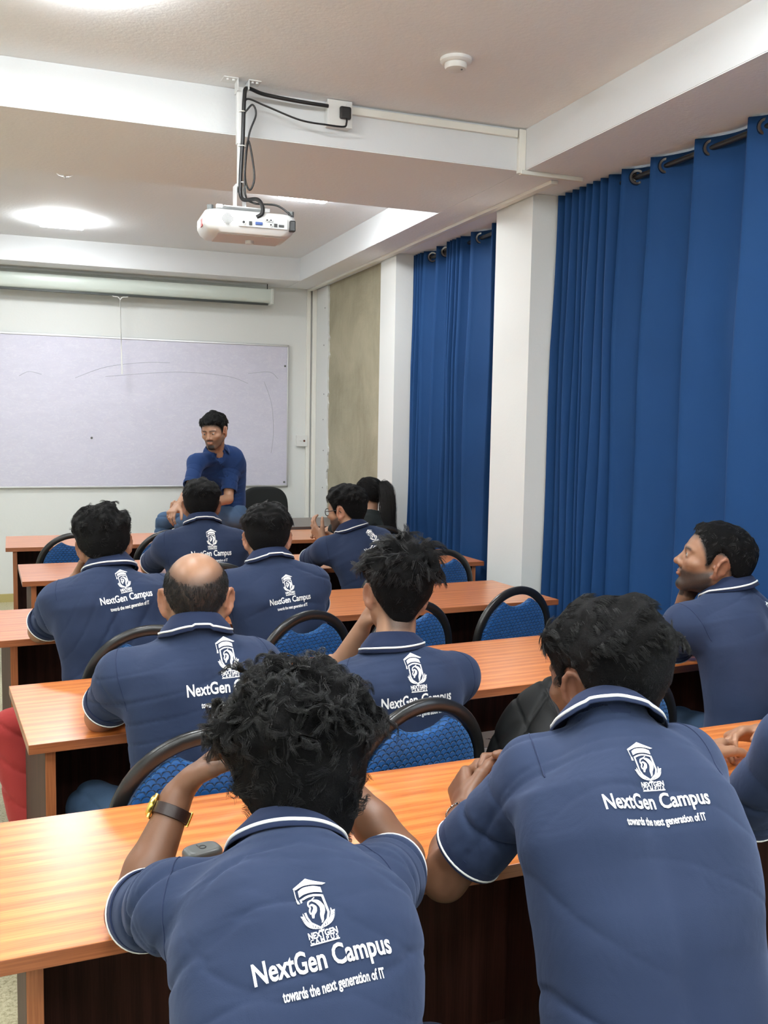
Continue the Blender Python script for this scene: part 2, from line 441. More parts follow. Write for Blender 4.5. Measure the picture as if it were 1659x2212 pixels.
def relax(V, Q, it=2, lam=0.5):
    e = np.concatenate([Q[:, [0, 1]], Q[:, [1, 2]], Q[:, [2, 3]], Q[:, [3, 0]]])
    for _ in range(it):
        a = np.zeros_like(V); c = np.zeros(len(V), np.float32)
        for i in range(3):
            a[:, i] = np.bincount(e[:, 0], V[e[:, 1], i], len(V))+np.bincount(e[:, 1], V[e[:, 0], i], len(V))
        c = np.bincount(e[:, 0], minlength=len(V))+np.bincount(e[:, 1], minlength=len(V))
        V = V+(a/np.maximum(c, 1)[:, None]-V)*lam
    return V.astype(np.float32)
def vnormals(V, Q):
    a = V[Q[:, 2]]-V[Q[:, 0]]; b = V[Q[:, 3]]-V[Q[:, 1]]; fn = np.cross(a, b); N = np.zeros_like(V)
    for j in range(4):
        for i in range(3): N[:, i] += np.bincount(Q[:, j], fn[:, i], len(V)).astype(np.float32)
    return N/np.maximum(1e-12, np.linalg.norm(N, axis=1))[:, None]
def snoise(P, scale, seed, n=7):
    rng = np.random.default_rng(seed); o = np.zeros(len(P))
    for i in range(n):
        k = rng.normal(size=3); k = k/np.linalg.norm(k)*scale*(0.6+0.9*rng.random()); o += np.sin(P@k+rng.random()*6.283)
    return o/math.sqrt(n/2)
# ================================================================== THE ROOM
XL, XR, YB, YF = -2.6, 3.02, -2.2, 8.66
ZS, ZC = 2.80, 2.99            # underside of the beams, slab in the coffers
PX = 2.56                      # room face of the pillars
def st(name, lo, hi, mat): return bx(name, lo, hi, mat, kind='structure')
st('floor', (XL-0.1, YB-0.1, -0.1), (XR+0.1, YF+0.1, 0.0), M_FLOOR)
st('wall_front', (XL-0.1, YF, 0.0), (XR+0.1, YF+0.12, 3.15), M_WALL)
st('wall_left', (XL-0.12, YB, 0.0), (XL, YF, 3.15), M_WALL)
st('wall_back', (XL-0.1, YB-0.12, 0.0), (XR+0.1, YB, 3.15), M_WALL)
st('ceiling', (XL-0.1, YB-0.1, ZC), (XR+0.3, YF+0.1, 3.15), M_CEIL)
st('trim_1', (XL, 4.217, ZS), (2.30, 5.228, ZC-0.0005), M_BEAM)
st('trim_2', (XL, 8.18, ZS), (2.30, YF-0.001, ZC-0.0005), M_BEAM)
st('trim_3', (2.30, YB+0.001, ZS), (XR-0.001, YF-0.001, ZC-0.0005), M_BEAM)
st('trim_4', (XL+0.001, YB+0.001, ZS), (-2.3, 4.217, ZC-0.0005), M_BEAM)
# soffits carry the ceiling's colour, cooled to offset the orange bounce light
bm = bmesh.new()
box(bm, (-2.3, 4.219, ZS-0.004), (2.298, 5.226, ZS-0.0003)); box(bm, (2.302, YB+0.01, ZS-0.004), (XR-0.01, YF-0.002, ZS-0.0003)); box(bm, (-2.3, 8.182, ZS-0.004), (2.298, YF-0.002, ZS-0.0003))
o = from_bm('trim_5', bm, M_CEIL); o['kind'] = 'structure'
# right wall with window openings behind the curtains
bm = bmesh.new()
T0, T1 = XR, XR+0.16
for (y0, y1, z0, z1) in ((YB, 0.4, 0, 3.1), (0.4, 4.5, 0, 0.9), (0.4, 4.5, 2.66, 3.1), (4.5, 5.1, 0, 3.1), (5.1, 6.45, 0, 0.9), (5.1, 6.45, 2.66, 3.1), (6.45, YF, 0, 3.1)):
    box(bm, (T0, y0, z0), (T1, y1, z1))
o = from_bm('wall_right', bm, M_WALL); o['kind'] = 'structure'
def glass_mat():
    t = NT('window_glass'); t.base((0.95, 0.98, 1)); t.set(Roughness=0.0, Transmission_Weight=1.0, IOR=1.01); return t.m
M_GLASS = glass_mat()
for i, (y0, y1) in enumerate(((0.4, 4.5), (5.1, 6.45))):
    e = empty('window_%d' % (i+1), (T0+0.08, y0, 0.9)); e['kind'] = 'structure'
    bm = bmesh.new(); L = y1-y0
    for a in np.linspace(0, L-0.05, 4 if L > 2 else 3): box(bm, (-0.03, a, 0), (0.03, a+0.05, 1.76))
    box(bm, (-0.03, 0, 0), (0.03, L, 0.05)); box(bm, (-0.03, 0, 1.71), (0.03, L, 1.76))
    from_bm('window_frame', bm, M_ALU, e)
    bx('pane', (-0.003, 0.01, 0.01), (0.003, L-0.01, 1.75), M_GLASS, e)
# pillars and the bare concrete bay at the far right corner
st('wall_pillar_near', (PX, 4.576, 0), (XR-0.001, 4.99, ZS-0.005), M_WALL)
st('wall_pillar_far', (PX-0.005, 6.539, 0), (XR-0.001, 6.85, ZS-0.005), M_WALL)
st('wall_concrete_bay', (2.60, 6.851, 0), (XR-0.002, 8.262, ZS-0.005), M_CONC)
bm = bmesh.new()      # ragged strip of plaster left in the corner
n = 90; random.seed(3); edge = []
for i in range(n+1):
    z = 0.02+i*(ZS-0.03)/n
    edge.append((8.262-0.012*random.random()+0.014*math.sin(i*0.33)*math.sin(i*0.11)-(0.02 if random.random() < 0.12 else 0), z))
f1 = [bm.verts.new((2.585, y, z)) for y, z in edge]; f2 = [bm.verts.new((2.585, YF-0.001, z)) for y, z in edge]; f3 = [bm.verts.new((2.606, y, z)) for y, z in edge]
for i in range(n):
    bm.faces.new((f1[i], f1[i+1], f2[i+1], f2[i])); bm.faces.new((f3[i], f3[i+1], f1[i+1], f1[i]))
o = from_bm('trim_6', bm, M_WALL); o['kind'] = 'structure'
st('wall_corner_fill', (2.606, 8.262, 0), (XR-0.001, YF-0.001, ZS-0.005), M_WALL)
bm = bmesh.new()
for z in (2.27, 1.83, 1.32, 0.98, 0.66, 1.6, 2.6):
    cyl(bm, (2.583, 8.36+0.01*math.sin(z*9), z), (2.5865, 8.36+0.01*math.sin(z*9), z), 0.006, seg=8)
o = from_bm('trim_7', bm, M_BLK); o['kind'] = 'structure'
# skirting and cable trunking
M_SKIRT = simple('yellow_skirting', (0.50, 0.42, 0.17), 0.4)
st('baseboard_front', (XL, YF-0.012, 0), (2.6, YF-0.0005, 0.07), M_SKIRT)
bm = bmesh.new()
def duct(x0, y0, z0, x1, y1, z1): box(bm, (x0, y0, z0), (x1, y1, z1), 0.002)
duct(2.505, 4.30, ZS-0.022, 2.545, 8.62, ZS-0.0042)              # along the soffit by the pillars
duct(2.50, YF-0.03, 0.10, 2.535, YF-0.001, ZS-0.005)             # down the corner of the front wall
duct(2.548, YF-0.06, 0.10, 2.584, YF-0.028, ZS-0.005)
duct(1.412, 4.197, 2.945, 2.255, 4.2165, 2.978)                  # on the beam towards the socket box
duct(2.262, 4.193, ZS-0.02, 2.299, 4.2165, 2.985)                # down the beam's end
duct(2.276, 4.19, ZS-0.024, 2.62, 4.216, ZS-0.0045)              # across the side soffit
o = from_bm('trim_8', bm, M_TRIM); o['kind'] = 'structure'

# ---- ceiling panel lamps
def lamp_mat():
    t = NT('lamp_diffuser'); t.base((0.9, 0.9, 0.9)); t.b.inputs['Emission Color'].default_value = (0.95, 0.985, 1.0, 1)
    t.b.inputs['Emission Strength'].default_value = LAMP_POWER; return t.m
M_LAMP = lamp_mat()
lamp_label = ['glowing square ceiling panel nearest the front wall, above the lilac board', 'glowing square ceiling panel hidden by the beam, beyond the projector',
              'glowing square ceiling panel at the top left of the picture']
for i, (x, y) in enumerate(LAMPS):
    e = empty('ceiling_lamp', (x, y, ZC), 0, lamp_label[i] if i < 3 else 'square glowing ceiling panel assumed outside the picture above the room', 'lamp', 'square ceiling panels')
    bm = bmesh.new(); box(bm, (-0.153, -0.153, -0.006), (0.153, 0.153, 0.0), 0.002)
    for q in ((-0.151, -0.151), (0.147, -0.151), (-0.151, 0.147), (0.147, 0.147)): box(bm, (q[0], q[1], -0.039), (q[0]+0.004, q[1]+0.004, -0.005))
    from_bm('frame', bm, M_WPL, e)
    bx('diffuser', (-0.147, -0.147, -0.041), (0.147, 0.147, -0.0065), M_LAMP, e, 0.004)
# ---- smoke detectors
def detector(x, y, label, sc=1.0):
    e = empty('smoke_detector', (x, y, ZC), 0, label, 'smoke detector')
    bm = bmesh.new(); lathe(bm, [(0.062*sc, 0), (0.062*sc, -0.012), (0.055*sc, -0.018), (0.050*sc, -0.020)], 32); from_bm('base', bm, M_WPL, e, smooth=40)
    bm = bmesh.new(); lathe(bm, [(0.044*sc, -0.019), (0.044*sc, -0.032), (0.040*sc, -0.040), (0.020*sc, -0.044), (0.0001, -0.044)], 32); from_bm('sensor_head', bm, M_WPL, e, smooth=40)
    bm = bmesh.new(); cyl(bm, (0.016, -0.02, -0.0435), (0.016, -0.02, -0.046), 0.004); from_bm_split('indicator', bm, M_GREY, e)
detector(1.616, 3.534, 'round white smoke detector on the near ceiling, right of the projector bracket')
bm = bmesh.new(); lathe(bm, [(0.045, 0), (0.045, -0.006), (0.03, -0.012), (0.008, -0.014), (0.008, -0.03), (0.0001, -0.03)], 24)
o = from_bm('sprinkler_plate', bm, M_WPL, None, (0.27, 6.035, ZC), smooth=40); tag(o, 'tiny round white plate on the far ceiling behind the beam', 'ceiling plate')

# ---- whiteboard
wb = empty('whiteboard', (1.2, YF, 0.985), 0, 'wide lilac tinted whiteboard with faint old writing on the front wall', 'whiteboard')
def board_mat():
    t = NT('lilac_board'); v = t.coord('Object')
    a = t.noise(t.coord('Object', (2.0, 1, 4.0), (0, 0.5, 0)), 1.8, 6, 0.6, 1.5)
    c = t.mix(a, (0.54, 0.53, 0.64), (0.66, 0.645, 0.76))
    b = t.noise(t.coord('Object', (7, 1, 16), (0, 0.25, 0)), 2.0, 6, 0.75, 2.2)
    c = t.mix(t.ramp(b, [(0.5, (0, 0, 0)), (0.62, (0.28, 0.28, 0.28)), (0.72, (0, 0, 0))]), c, (0.80, 0.80, 0.84))
    t.base(c); t.set(Roughness=0.32); return t.m
bx('board_panel', (-2.6, -0.022, 0.0), (1.12, -0.012, 1.28), board_mat(), wb)
bm = bmesh.new()
for lo, hi in (((-2.61, -0.028, 1.275), (1.128, -0.001, 1.292)), ((-2.61, -0.028, -0.012), (1.128, -0.001, 0.004)), ((1.116, -0.028, -0.012), (1.132, -0.001, 1.292)), ((-2.61, -0.028, -0.012), (-2.595, -0.001, 1.292))): box(bm, lo, hi, 0.003)
from_bm('board_frame', bm, M_ALU, wb)
bm = bmesh.new()
for x, z in ((1.095, 1.10), (1.095, 0.03), (-0.62, 0.42)): cyl(bm, (x, -0.022, z), (x, -0.027, z), 0.010, seg=12)
from_bm_split('screw_cap', bm, M_GREY, wb)
bm = bmesh.new()
def stroke(pts, r=0.0016): tube(bm, catmull([(x, -0.0225, z) for x, z in pts], 8), r, 4)
stroke([(-0.75, 0.93), (-0.5, 1.03), (-0.2, 1.08), (0.05, 1.09)]); stroke([(-0.5, 0.95), (0.1, 1.01), (0.55, 0.99), (0.75, 0.93)])
stroke([(0.9, 0.95), (0.97, 0.75), (0.99, 0.5), (0.97, 0.3)]); stroke([(0.75, 1.02), (0.95, 1.04), (1.03, 0.98)]); stroke([(-1.2, 0.93), (-1.12, 0.97), (-1.02, 0.95)])
from_bm('marker_trace', bm, simple('faint_marker', (0.36, 0.37, 0.43), 0.5), wb)
# ---- roll-up projection screen
ps = empty('projection_screen', (0, 8.50, 2.62), 0, 'rolled-up projection screen in a long pale green-white case above the board', 'projection screen')
bm = bmesh.new()
prof = [(-0.05, 0.125), (0.05, 0.125), (0.056, 0.09), (0.056, 0.03), (0.045, 0.012), (0.02, 0.0), (-0.02, 0.0), (-0.045, 0.012), (-0.058, 0.035), (-0.056, 0.1)]
A = [bm.verts.new((-1.9, y, z)) for y, z in prof]; B = [bm.verts.new((2.11, y, z)) for y, z in prof]
for i in range(len(prof)): bm.faces.new((A[i], A[(i+1) % len(prof)], B[(i+1) % len(prof)], B[i]))
bm.faces.new(A[::-1]); bm.faces.new(B)
from_bm('case', bm, M_SCREEN, ps, smooth=35)
bm = bmesh.new(); box(bm, (2.11, -0.066, -0.006), (2.135, 0.062, 0.132), 0.006); box(bm, (-1.925, -0.066, -0.006), (-1.9, 0.062, 0.132), 0.006); from_bm_split('end_cap', bm, simple('pale_grey_cap', (0.58, 0.61, 0.57), 0.4), ps)
bx('bottom_bar', (-1.88, -0.035, -0.014), (2.09, -0.012, 0.002), simple('dark_slot', (0.03, 0.035, 0.03), 0.5), ps)
bm = bmesh.new(); tube(bm, [(2.09, 0, 0.125), (2.09, 0, 0.182)], 0.004, 8); tube(bm, [(-1.88, 0, 0.125), (-1.88, 0, 0.182)], 0.004, 8); from_bm_split('hanging_hook', bm, M_BLKM, ps)
bm = bmesh.new()
hx = 0.812
tube(bm, catmull([(hx-0.06, -0.03, 0.0), (hx-0.06, -0.03, -0.018), (hx-0.02, -0.03, -0.022), (hx, -0.03, -0.04), (hx+0.02, -0.03, -0.022), (hx+0.06, -0.03, -0.018), (hx+0.06, -0.03, 0.0)], 6), 0.004, 8)
from_bm('pull_handle', bm, M_WPL, ps)
bm = bmesh.new()
tube(bm, catmull([(hx, -0.03, -0.04), (hx+0.004, -0.03, -0.35), (hx+0.006, -0.03, -0.64), (hx+0.014, -0.03, -0.655), (hx+0.014, -0.03, -0.62), (hx+0.002, -0.03, -0.3), (hx, -0.03, -0.05)], 8), 0.0035, 6)
from_bm('pull_cord', bm, M_WPL, ps)
# ---- wall switch
sw = empty('wall_socket', (2.46, YF, 1.40), 0, 'small square white wall outlet between the lilac board and the corner', 'wall socket')
bx('back_box', (-0.05, -0.035, -0.05), (0.05, -0.001, 0.05), M_WPL, sw, 0.004); bx('face_plate', (-0.052, -0.042, -0.052), (0.052, -0.034, 0.052), M_WPL, sw, 0.003)
bm = bmesh.new(); cyl(bm, (0.02, -0.042, 0), (0.02, -0.046, 0), 0.010, seg=16); from_bm('dark_knob', bm, simple('brown_knob', (0.10, 0.02, 0.01), 0.4), sw)
bx('rocker', (-0.02, -0.046, -0.008), (-0.004, -0.041, 0.008), M_WPL, sw, 0.001)

# ---- socket box on the beam, plug, cables
sb = empty('power_socket', (1.345, 4.216, 2.935), 0, 'white surface socket box on the beam right of the projector arm', 'socket')
bx('back_box', (-0.052, -0.042, -0.06), (0.058, -0.001, 0.05), M_WPL, sb, 0.004); bx('face_plate', (-0.055, -0.050, -0.063), (0.061, -0.041, 0.053), M_WPL, sb, 0.003)
bm = bmesh.new(); cyl(bm, (0.04, -0.050, 0.032), (0.04, -0.054, 0.032), 0.010); from_bm('switch_button', bm, M_WPL, sb, smooth=40)
pc = empty('power_cable', (1.37, 4.16, 2.93), 0, 'thin black power cable looping from the socket plug to the projector', 'cable')
bx('plug', (-0.026, -0.014, -0.024), (0.026, 0.008, 0.03), M_BLK, pc, 0.008)
bm = bmesh.new(); pt = [(1.375, 4.152, 2.91), (1.37, 4.14, 2.885), (1.355, 4.13, 2.865), (1.28, 4.12, 2.86), (1.15, 4.11, 2.862), (1.0, 4.11, 2.90), (0.915, 4.10, 2.915), (0.905, 4.09, 2.86), (0.935, 4.085, 2.89), (0.95, 4.085, 2.85), (0.92, 4.085, 2.76), (0.905, 4.085, 2.60), (0.925, 4.085, 2.54), (0.945, 4.085, 2.60), (0.92, 4.085, 2.74), (0.905, 4.08, 2.66), (0.905, 4.08, 2.52), (0.93, 4.03, 2.475), (1.02, 3.99, 2.465), (1.075, 3.955, 2.42)]
tube(bm, [np.array(p)-np.array((1.37, 4.16, 2.93)) for p in catmull(pt, 8)], 0.0042, 8); from_bm('cord', bm, M_BLK, pc, smooth=80)
bm = bmesh.new(); pt = [(1.292, 4.165, 2.955), (1.15, 4.15, 2.952), (1.0, 4.14, 2.957), (0.92, 4.11, 2.962), (0.903, 4.095, 2.92), (0.897, 4.095, 2.75), (0.888, 4.095, 2.58), (0.892, 4.08, 2.50), (0.935, 4.0, 2.485), (0.95, 3.965, 2.455), (0.948, 3.952, 2.42), (0.925, 3.955, 2.402)]
tube(bm, catmull(pt, 8), 0.0085, 8); o = from_bm('video_cable', bm, M_BLK, smooth=80); tag(o, 'thick black cable running along the beam and down the projector arm', 'cable')

# ---- projector on its bracket
pb = empty('projector_bracket', (0.888, 4.115, ZC), 0, 'white steel telescopic bracket holding the projector from the ceiling', 'bracket')
bm = bmesh.new(); box(bm, (-0.075, -0.035, -0.004), (-0.012, 0.035, 0), 0.001); box(bm, (0.03, -0.035, -0.004), (0.085, 0.035, 0), 0.001); box(bm, (-0.016, -0.03, -0.05), (-0.012, 0.03, -0.001)); box(bm, (0.030, -0.03, -0.04), (0.034, 0.03, -0.001))
for x in (-0.055, -0.03, 0.05, 0.07): cyl(bm, (x, -0.018, -0.004), (x, -0.018, -0.010), 0.006, seg=6)
from_bm_split('ceiling_plate', bm, M_PROJ, pb)
bm = bmesh.new(); box(bm, (-0.014, -0.015, -0.26), (0.014, 0.015, -0.03), 0.002); from_bm('outer_tube', bm, M_PROJ, pb)
bm = bmesh.new(); box(bm, (-0.010, -0.011, -0.46), (0.010, 0.011, -0.25), 0.002); from_bm('inner_tube', bm, M_PROJ, pb)
bm = bmesh.new(); box(bm, (-0.022, -0.03, -0.53), (-0.018, 0.03, -0.43)); box(bm, (0.018, -0.03, -0.53), (0.022, 0.03, -0.43)); box(bm, (-0.08, -0.07, -0.535), (0.08, 0.07, -0.530), 0.001)
for s in (-1, 1):
    for q in (-1, 1): box(bm, (s*0.10-0.012, q*0.07-0.012, -0.545), (s*0.10+0.012, q*0.07+0.012, -0.531)); tube(bm, [(s*0.02, 0, -0.532), (s*0.1, q*0.07, -0.534)], 0.006, 6)
from_bm('cradle', bm, M_PROJ, pb)
bm = bmesh.new()
for z in (-0.13, -0.27, -0.42): tube(bm, [(0.017*math.cos(a)+0.008, 0.026*math.sin(a)-0.004, z) for a in np.linspace(0, 6.28, 14)[:-1]], 0.0022, 5, closed=True)
from_bm_split('cable_tie', bm, M_TRIM, pb)
pj_ = empty('projector', (0.91, 4.09, 2.365), math.radians(-2), 'white ceiling projector with its port panel facing the camera', 'projector')
bm = bmesh.new()    # body: rounded wedge, ports at -Y
def rr(w_, d_, cx, cy, z, n=5, r=0.045):
    out = []
    for qx, qy, a0 in ((1, 1, 0), (-1, 1, 90), (-1, -1, 180), (1, -1, 270)):
        for k in range(n+1):
            a = math.radians(a0+90*k/n); out.append((cx+qx*(w_-r)+r*math.cos(a), cy+qy*(d_-r)+r*math.sin(a), z))
    return out
L = [rr(0.165, 0.115, 0, 0, -0.028), rr(0.182, 0.128, 0, 0, -0.012), rr(0.192, 0.135, 0, 0, 0.010), rr(0.192, 0.135, 0, 0, 0.045), rr(0.184, 0.128, 0, 0, 0.058), rr(0.17, 0.115, 0, 0, 0.063)]
R_ = [[bm.verts.new(p) for p in q] for q in L]
for a, b in zip(R_, R_[1:]):
    for i in range(len(a)): bm.faces.new((a[i], a[(i+1) % len(a)], b[(i+1) % len(a)], b[i]))
bm.faces.new(R_[0][::-1]); bm.faces.new(R_[-1])
from_bm('housing', bm, M_PROJ, pj_, smooth=45)
bx('port_panel', (-0.055, -0.138, -0.004), (0.150, -0.133, 0.040), simple('pale_panel', (0.60, 0.62, 0.62), 0.4), pj_, 0.002)
bx('belly_plate', (-0.13, -0.09, -0.0315), (0.15, 0.10, -0.028), simple('warm_grey_plate', (0.62, 0.57, 0.57), 0.5), pj_, 0.001)
bm = bmesh.new()
for s in range(9):
    for q in range(9):
        x, z = (s-4)*0.0052, (q-4)*0.0052
        if x*x+z*z < 0.00048: cyl(bm, (-0.10+x, -0.1345, 0.022+z), (-0.10+x, -0.1365, 0.022+z), 0.0017, seg=6)
from_bm('speaker_grille', bm, M_GREY, pj_)
bm = bmesh.new()
for x, z, r in ((-0.035, 0.012, 0.008), (0.062, 0.028, 0.0065), (0.078, 0.028, 0.0065), (0.078, 0.010, 0.0065)):
    cyl(bm, (x, -0.137, z), (x, -0.144, z), r, seg=16); 
from_bm_split('round_port', bm, M_CHROME, pj_)
bm = bmesh.new()
for x, z, r in ((-0.035, 0.012, 0.0055), (0.062, 0.028, 0.004), (0.078, 0.028, 0.004), (0.078, 0.010, 0.004)): cyl(bm, (x, -0.144, z), (x, -0.1447, z), r, seg=12)
box(bm, (0.092, -0.140, 0.003), (0.106, -0.137, 0.017)); box(bm, (0.112, -0.140, 0.004), (0.134, -0.137, 0.014)); box(bm, (-0.012, -0.142, 0.003), (0.0, -0.137, 0.018))
from_bm_split('dark_port', bm, M_BLK, pj_)
bx('vga_port', (0.014, -0.143, 0.006), (0.044, -0.137, 0.018), simple('blue_connector', (0.03, 0.08, 0.30), 0.4), pj_, 0.002)
bx('cable_clip', (0.158, -0.148, -0.010), (0.182, -0.120, 0.034), M_BLK, pj_, 0.004)
bm = bmesh.new(); cyl(bm, (-0.165, -0.10, 0.058), (-0.165, -0.10, 0.078), 0.013); cyl(bm, (0.172, -0.10, 0.058), (0.172, -0.10, 0.078), 0.013); from_bm_split('foot', bm, M_GREY, pj_, smooth=40)
bm = bmesh.new(); cyl(bm, (0.02, 0.02, -0.028), (0.02, 0.02, -0.045), 0.018); from_bm_split('foot', bm, M_WPL, pj_, smooth=40)
bm = bmesh.new(); box(bm, (-0.19, -0.06, 0.0), (-0.193, -0.02, 0.03)); from_bm('red_sticker', bm, simple('red_sticker', (0.35, 0.02, 0.02), 0.5), pj_)

# ---- curtains
XRD, ZRD = 2.74, 2.745
def curtain(name, ridges, label, rings, seed, amp=0.052, ztop=2.787, zbot=0.04):
    """ridges: y of each fold that comes towards the room; the cloth passes the rod just after it and lies back until the next"""
    e = empty(name, (XRD, ridges[0], 0), 0, label, 'curtain', None); U = []
    for i in range(len(ridges)-1):
        y0, y1 = ridges[i], ridges[i+1]; L = y0-y1; wide = L > 0.15; vly = y1+(0.045 if wide else 0.35*L); n = 18
        for k in range(n):
            t = k/n; x = amp*math.cos(math.pi*t**(0.42 if wide else 0.8)); x *= 1+0.06*math.sin(t*9+i)*wide
            U.append((x, y0+(vly-y0)*t, i+t*0.8))
        n = 7
        for k in range(n):
            t = k/n; U.append((-amp*math.cos(math.pi*t), vly+(y1-vly)*t, i+0.8+t*0.2))
    U.append((amp, ridges[-1], len(ridges)-1.0)); nz = 70; V = []; Q = []
    for j in range(nz+1):
        z = ztop+(zbot-ztop)*j/nz; d = min(1, (ztop-z)/0.8)
        for x, y, u in U:
            x2 = x*(1-0.18*d*(0.5+0.5*math.sin(u*2.3+seed)))+0.012*d*math.sin(u*2.1+z*1.1+seed)+0.004*math.sin(u*7+z*4.0)*d
            V.append((-x2-0.018*d, y-ridges[0]+0.012*d*math.sin(u*1.3+z*0.9), z))
    m = len(U)
    for j in range(nz):
        for i in range(m-1): Q.append((j*m+i, j*m+i+1, (j+1)*m+i+1, (j+1)*m+i))
    o = from_np('cloth', np.array(V), np.array(Q), M_CURT, e); md = o.modifiers.new('s', 'SOLIDIFY'); md.thickness = 0.003
    for (ry, tilt) in rings:
        bm = bmesh.new(); M = Matrix.Rotation(tilt, 4, 'Z') @ Matrix.Rotation(math.pi/2, 4, 'X')
        lathe(bm, [(0.022, -0.003), (0.024, 0.006), (0.034, 0.007), (0.038, 0.0), (0.034, -0.007), (0.024, -0.006), (0.022, -0.003)], 28, M)
        from_bm('grommet', bm, simple('dark_chrome', (0.22, 0.21, 0.20), 0.2, 1.0), e, (0, ry-ridges[0], ZRD), smooth=60)
    return e
RB = [4.535, 4.46, 4.39, 4.325, 4.26, 4.20, 4.135, 4.065, 3.954, 3.734, 3.431, 3.114, 2.80, 2.50, 2.20, 1.90, 1.60, 1.30, 1.0]
curtain('curtain', RB, 'huge navy curtain nearest the camera, from the pillar to the right edge', [(y-0.042, math.radians(-28)) for y in RB[8:15]], 1)
RS = [6.53, 6.49, 6.45, 6.41, 6.345, 6.124, 5.95, 5.90, 5.864, 5.80, 5.74, 5.588, 5.296, 5.22, 5.10, 5.02]
curtain('curtain', RS, 'narrower navy curtain between the two white pillars', [(6.305, -0.5), (6.078, -0.5), (5.545, -0.5), (5.255, -0.5)], 2)
for (y0, y1, lab) in ((4.56, 0.6, 'dark curtain rod of the huge near curtain'), (6.53, 5.0, 'dark curtain rod between the two white pillars')):
    e = empty('curtain_rod', (XRD, y0, ZRD), 0, lab, 'curtain rod'); bm = bmesh.new()
    cyl(bm, (0, 0, 0), (0, y1-y0, 0), 0.0125, seg=16); from_bm('pole', bm, M_BLKM, e, smooth=40)
    bm = bmesh.new()
    for t in (0.03, 0.97): box(bm, (0.0, (y1-y0)*t-0.008, -0.012), (XR-XRD-0.002, (y1-y0)*t+0.008, 0.012))
    from_bm_split('wall_bracket', bm, M_BLKM, e)

# ================================================================== FURNITURE
def desk(x, y, rz, wd, dp, label, zt=0.75, group='cherry wood student desks', top=None, body=None, edge=None):
    e = empty('desk', (x, y, 0), rz, label, 'desk', group)
    bm = bmesh.new(); box(bm, (0, 0, zt-0.026), (wd, dp, zt), 0.0015)
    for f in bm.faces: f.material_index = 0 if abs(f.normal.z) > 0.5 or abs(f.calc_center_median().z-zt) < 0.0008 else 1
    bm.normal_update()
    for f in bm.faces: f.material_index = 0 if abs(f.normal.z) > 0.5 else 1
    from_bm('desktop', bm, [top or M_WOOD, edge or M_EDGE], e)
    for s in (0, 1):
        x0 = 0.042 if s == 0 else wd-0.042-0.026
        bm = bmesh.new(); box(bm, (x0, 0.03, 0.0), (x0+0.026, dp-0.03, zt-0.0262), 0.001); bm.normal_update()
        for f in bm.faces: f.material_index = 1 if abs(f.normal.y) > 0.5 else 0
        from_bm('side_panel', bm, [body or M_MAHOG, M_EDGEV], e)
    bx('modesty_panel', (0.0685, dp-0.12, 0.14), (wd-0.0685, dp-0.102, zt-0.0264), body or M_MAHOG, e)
R_ = math.radians
desk(-0.045, 1.475, R_(2.2), 1.20, 0.53, 'cherry desk nearest the camera at the lower left, with the earbud case on it')
desk(-0.045+1.203*math.cos(R_(2.2)), 1.475+1.203*math.sin(R_(2.2)), R_(2.2), 1.20, 0.53, 'cherry desk at the lower right, behind the man with the bracelet')
desk(0.008, 2.475, R_(5), 1.20, 0.585, 'cherry desk of the balding man, its left end beside the red trouser leg')
desk(0.008+1.203*math.cos(R_(5)), 2.475+1.203*math.sin(R_(5)), R_(5), 1.20, 0.585, 'cherry desk behind the black backpack')
desk(-0.085, 3.700, R_(4.4), 1.235, 0.60, 'cherry desk the curly-haired man on the left leans his elbow on')
desk(-0.085+1.238*math.cos(R_(4.4)), 3.700+1.238*math.sin(R_(4.4)), R_(4.4), 1.235, 0.60, 'cherry desk with an empty blue chair beside the white pillar')
desk(0.0, 5.04, R_(2.0), 1.30, 0.615, 'cherry desk in the second row from the front, its bare left end showing')
desk(1.304, 5.04+1.304*math.sin(R_(2.0)), R_(2.0), 1.31, 0.60, 'cherry desk in the second row, right end by the far curtain')
desk(-0.095, 6.40, R_(0.5), 1.25, 0.64, 'cherry front-row desk at the far left against the white wall')
desk(1.158, 6.412, R_(0.5), 1.25, 0.62, 'cherry front-row desk before the dark teacher desk')
desk(1.20, 7.07, R_(2), 1.37, 0.68, 'dark brown teacher desk in front of the lilac board', 0.765, None, M_TEACH, M_TEACH, M_TEACH)

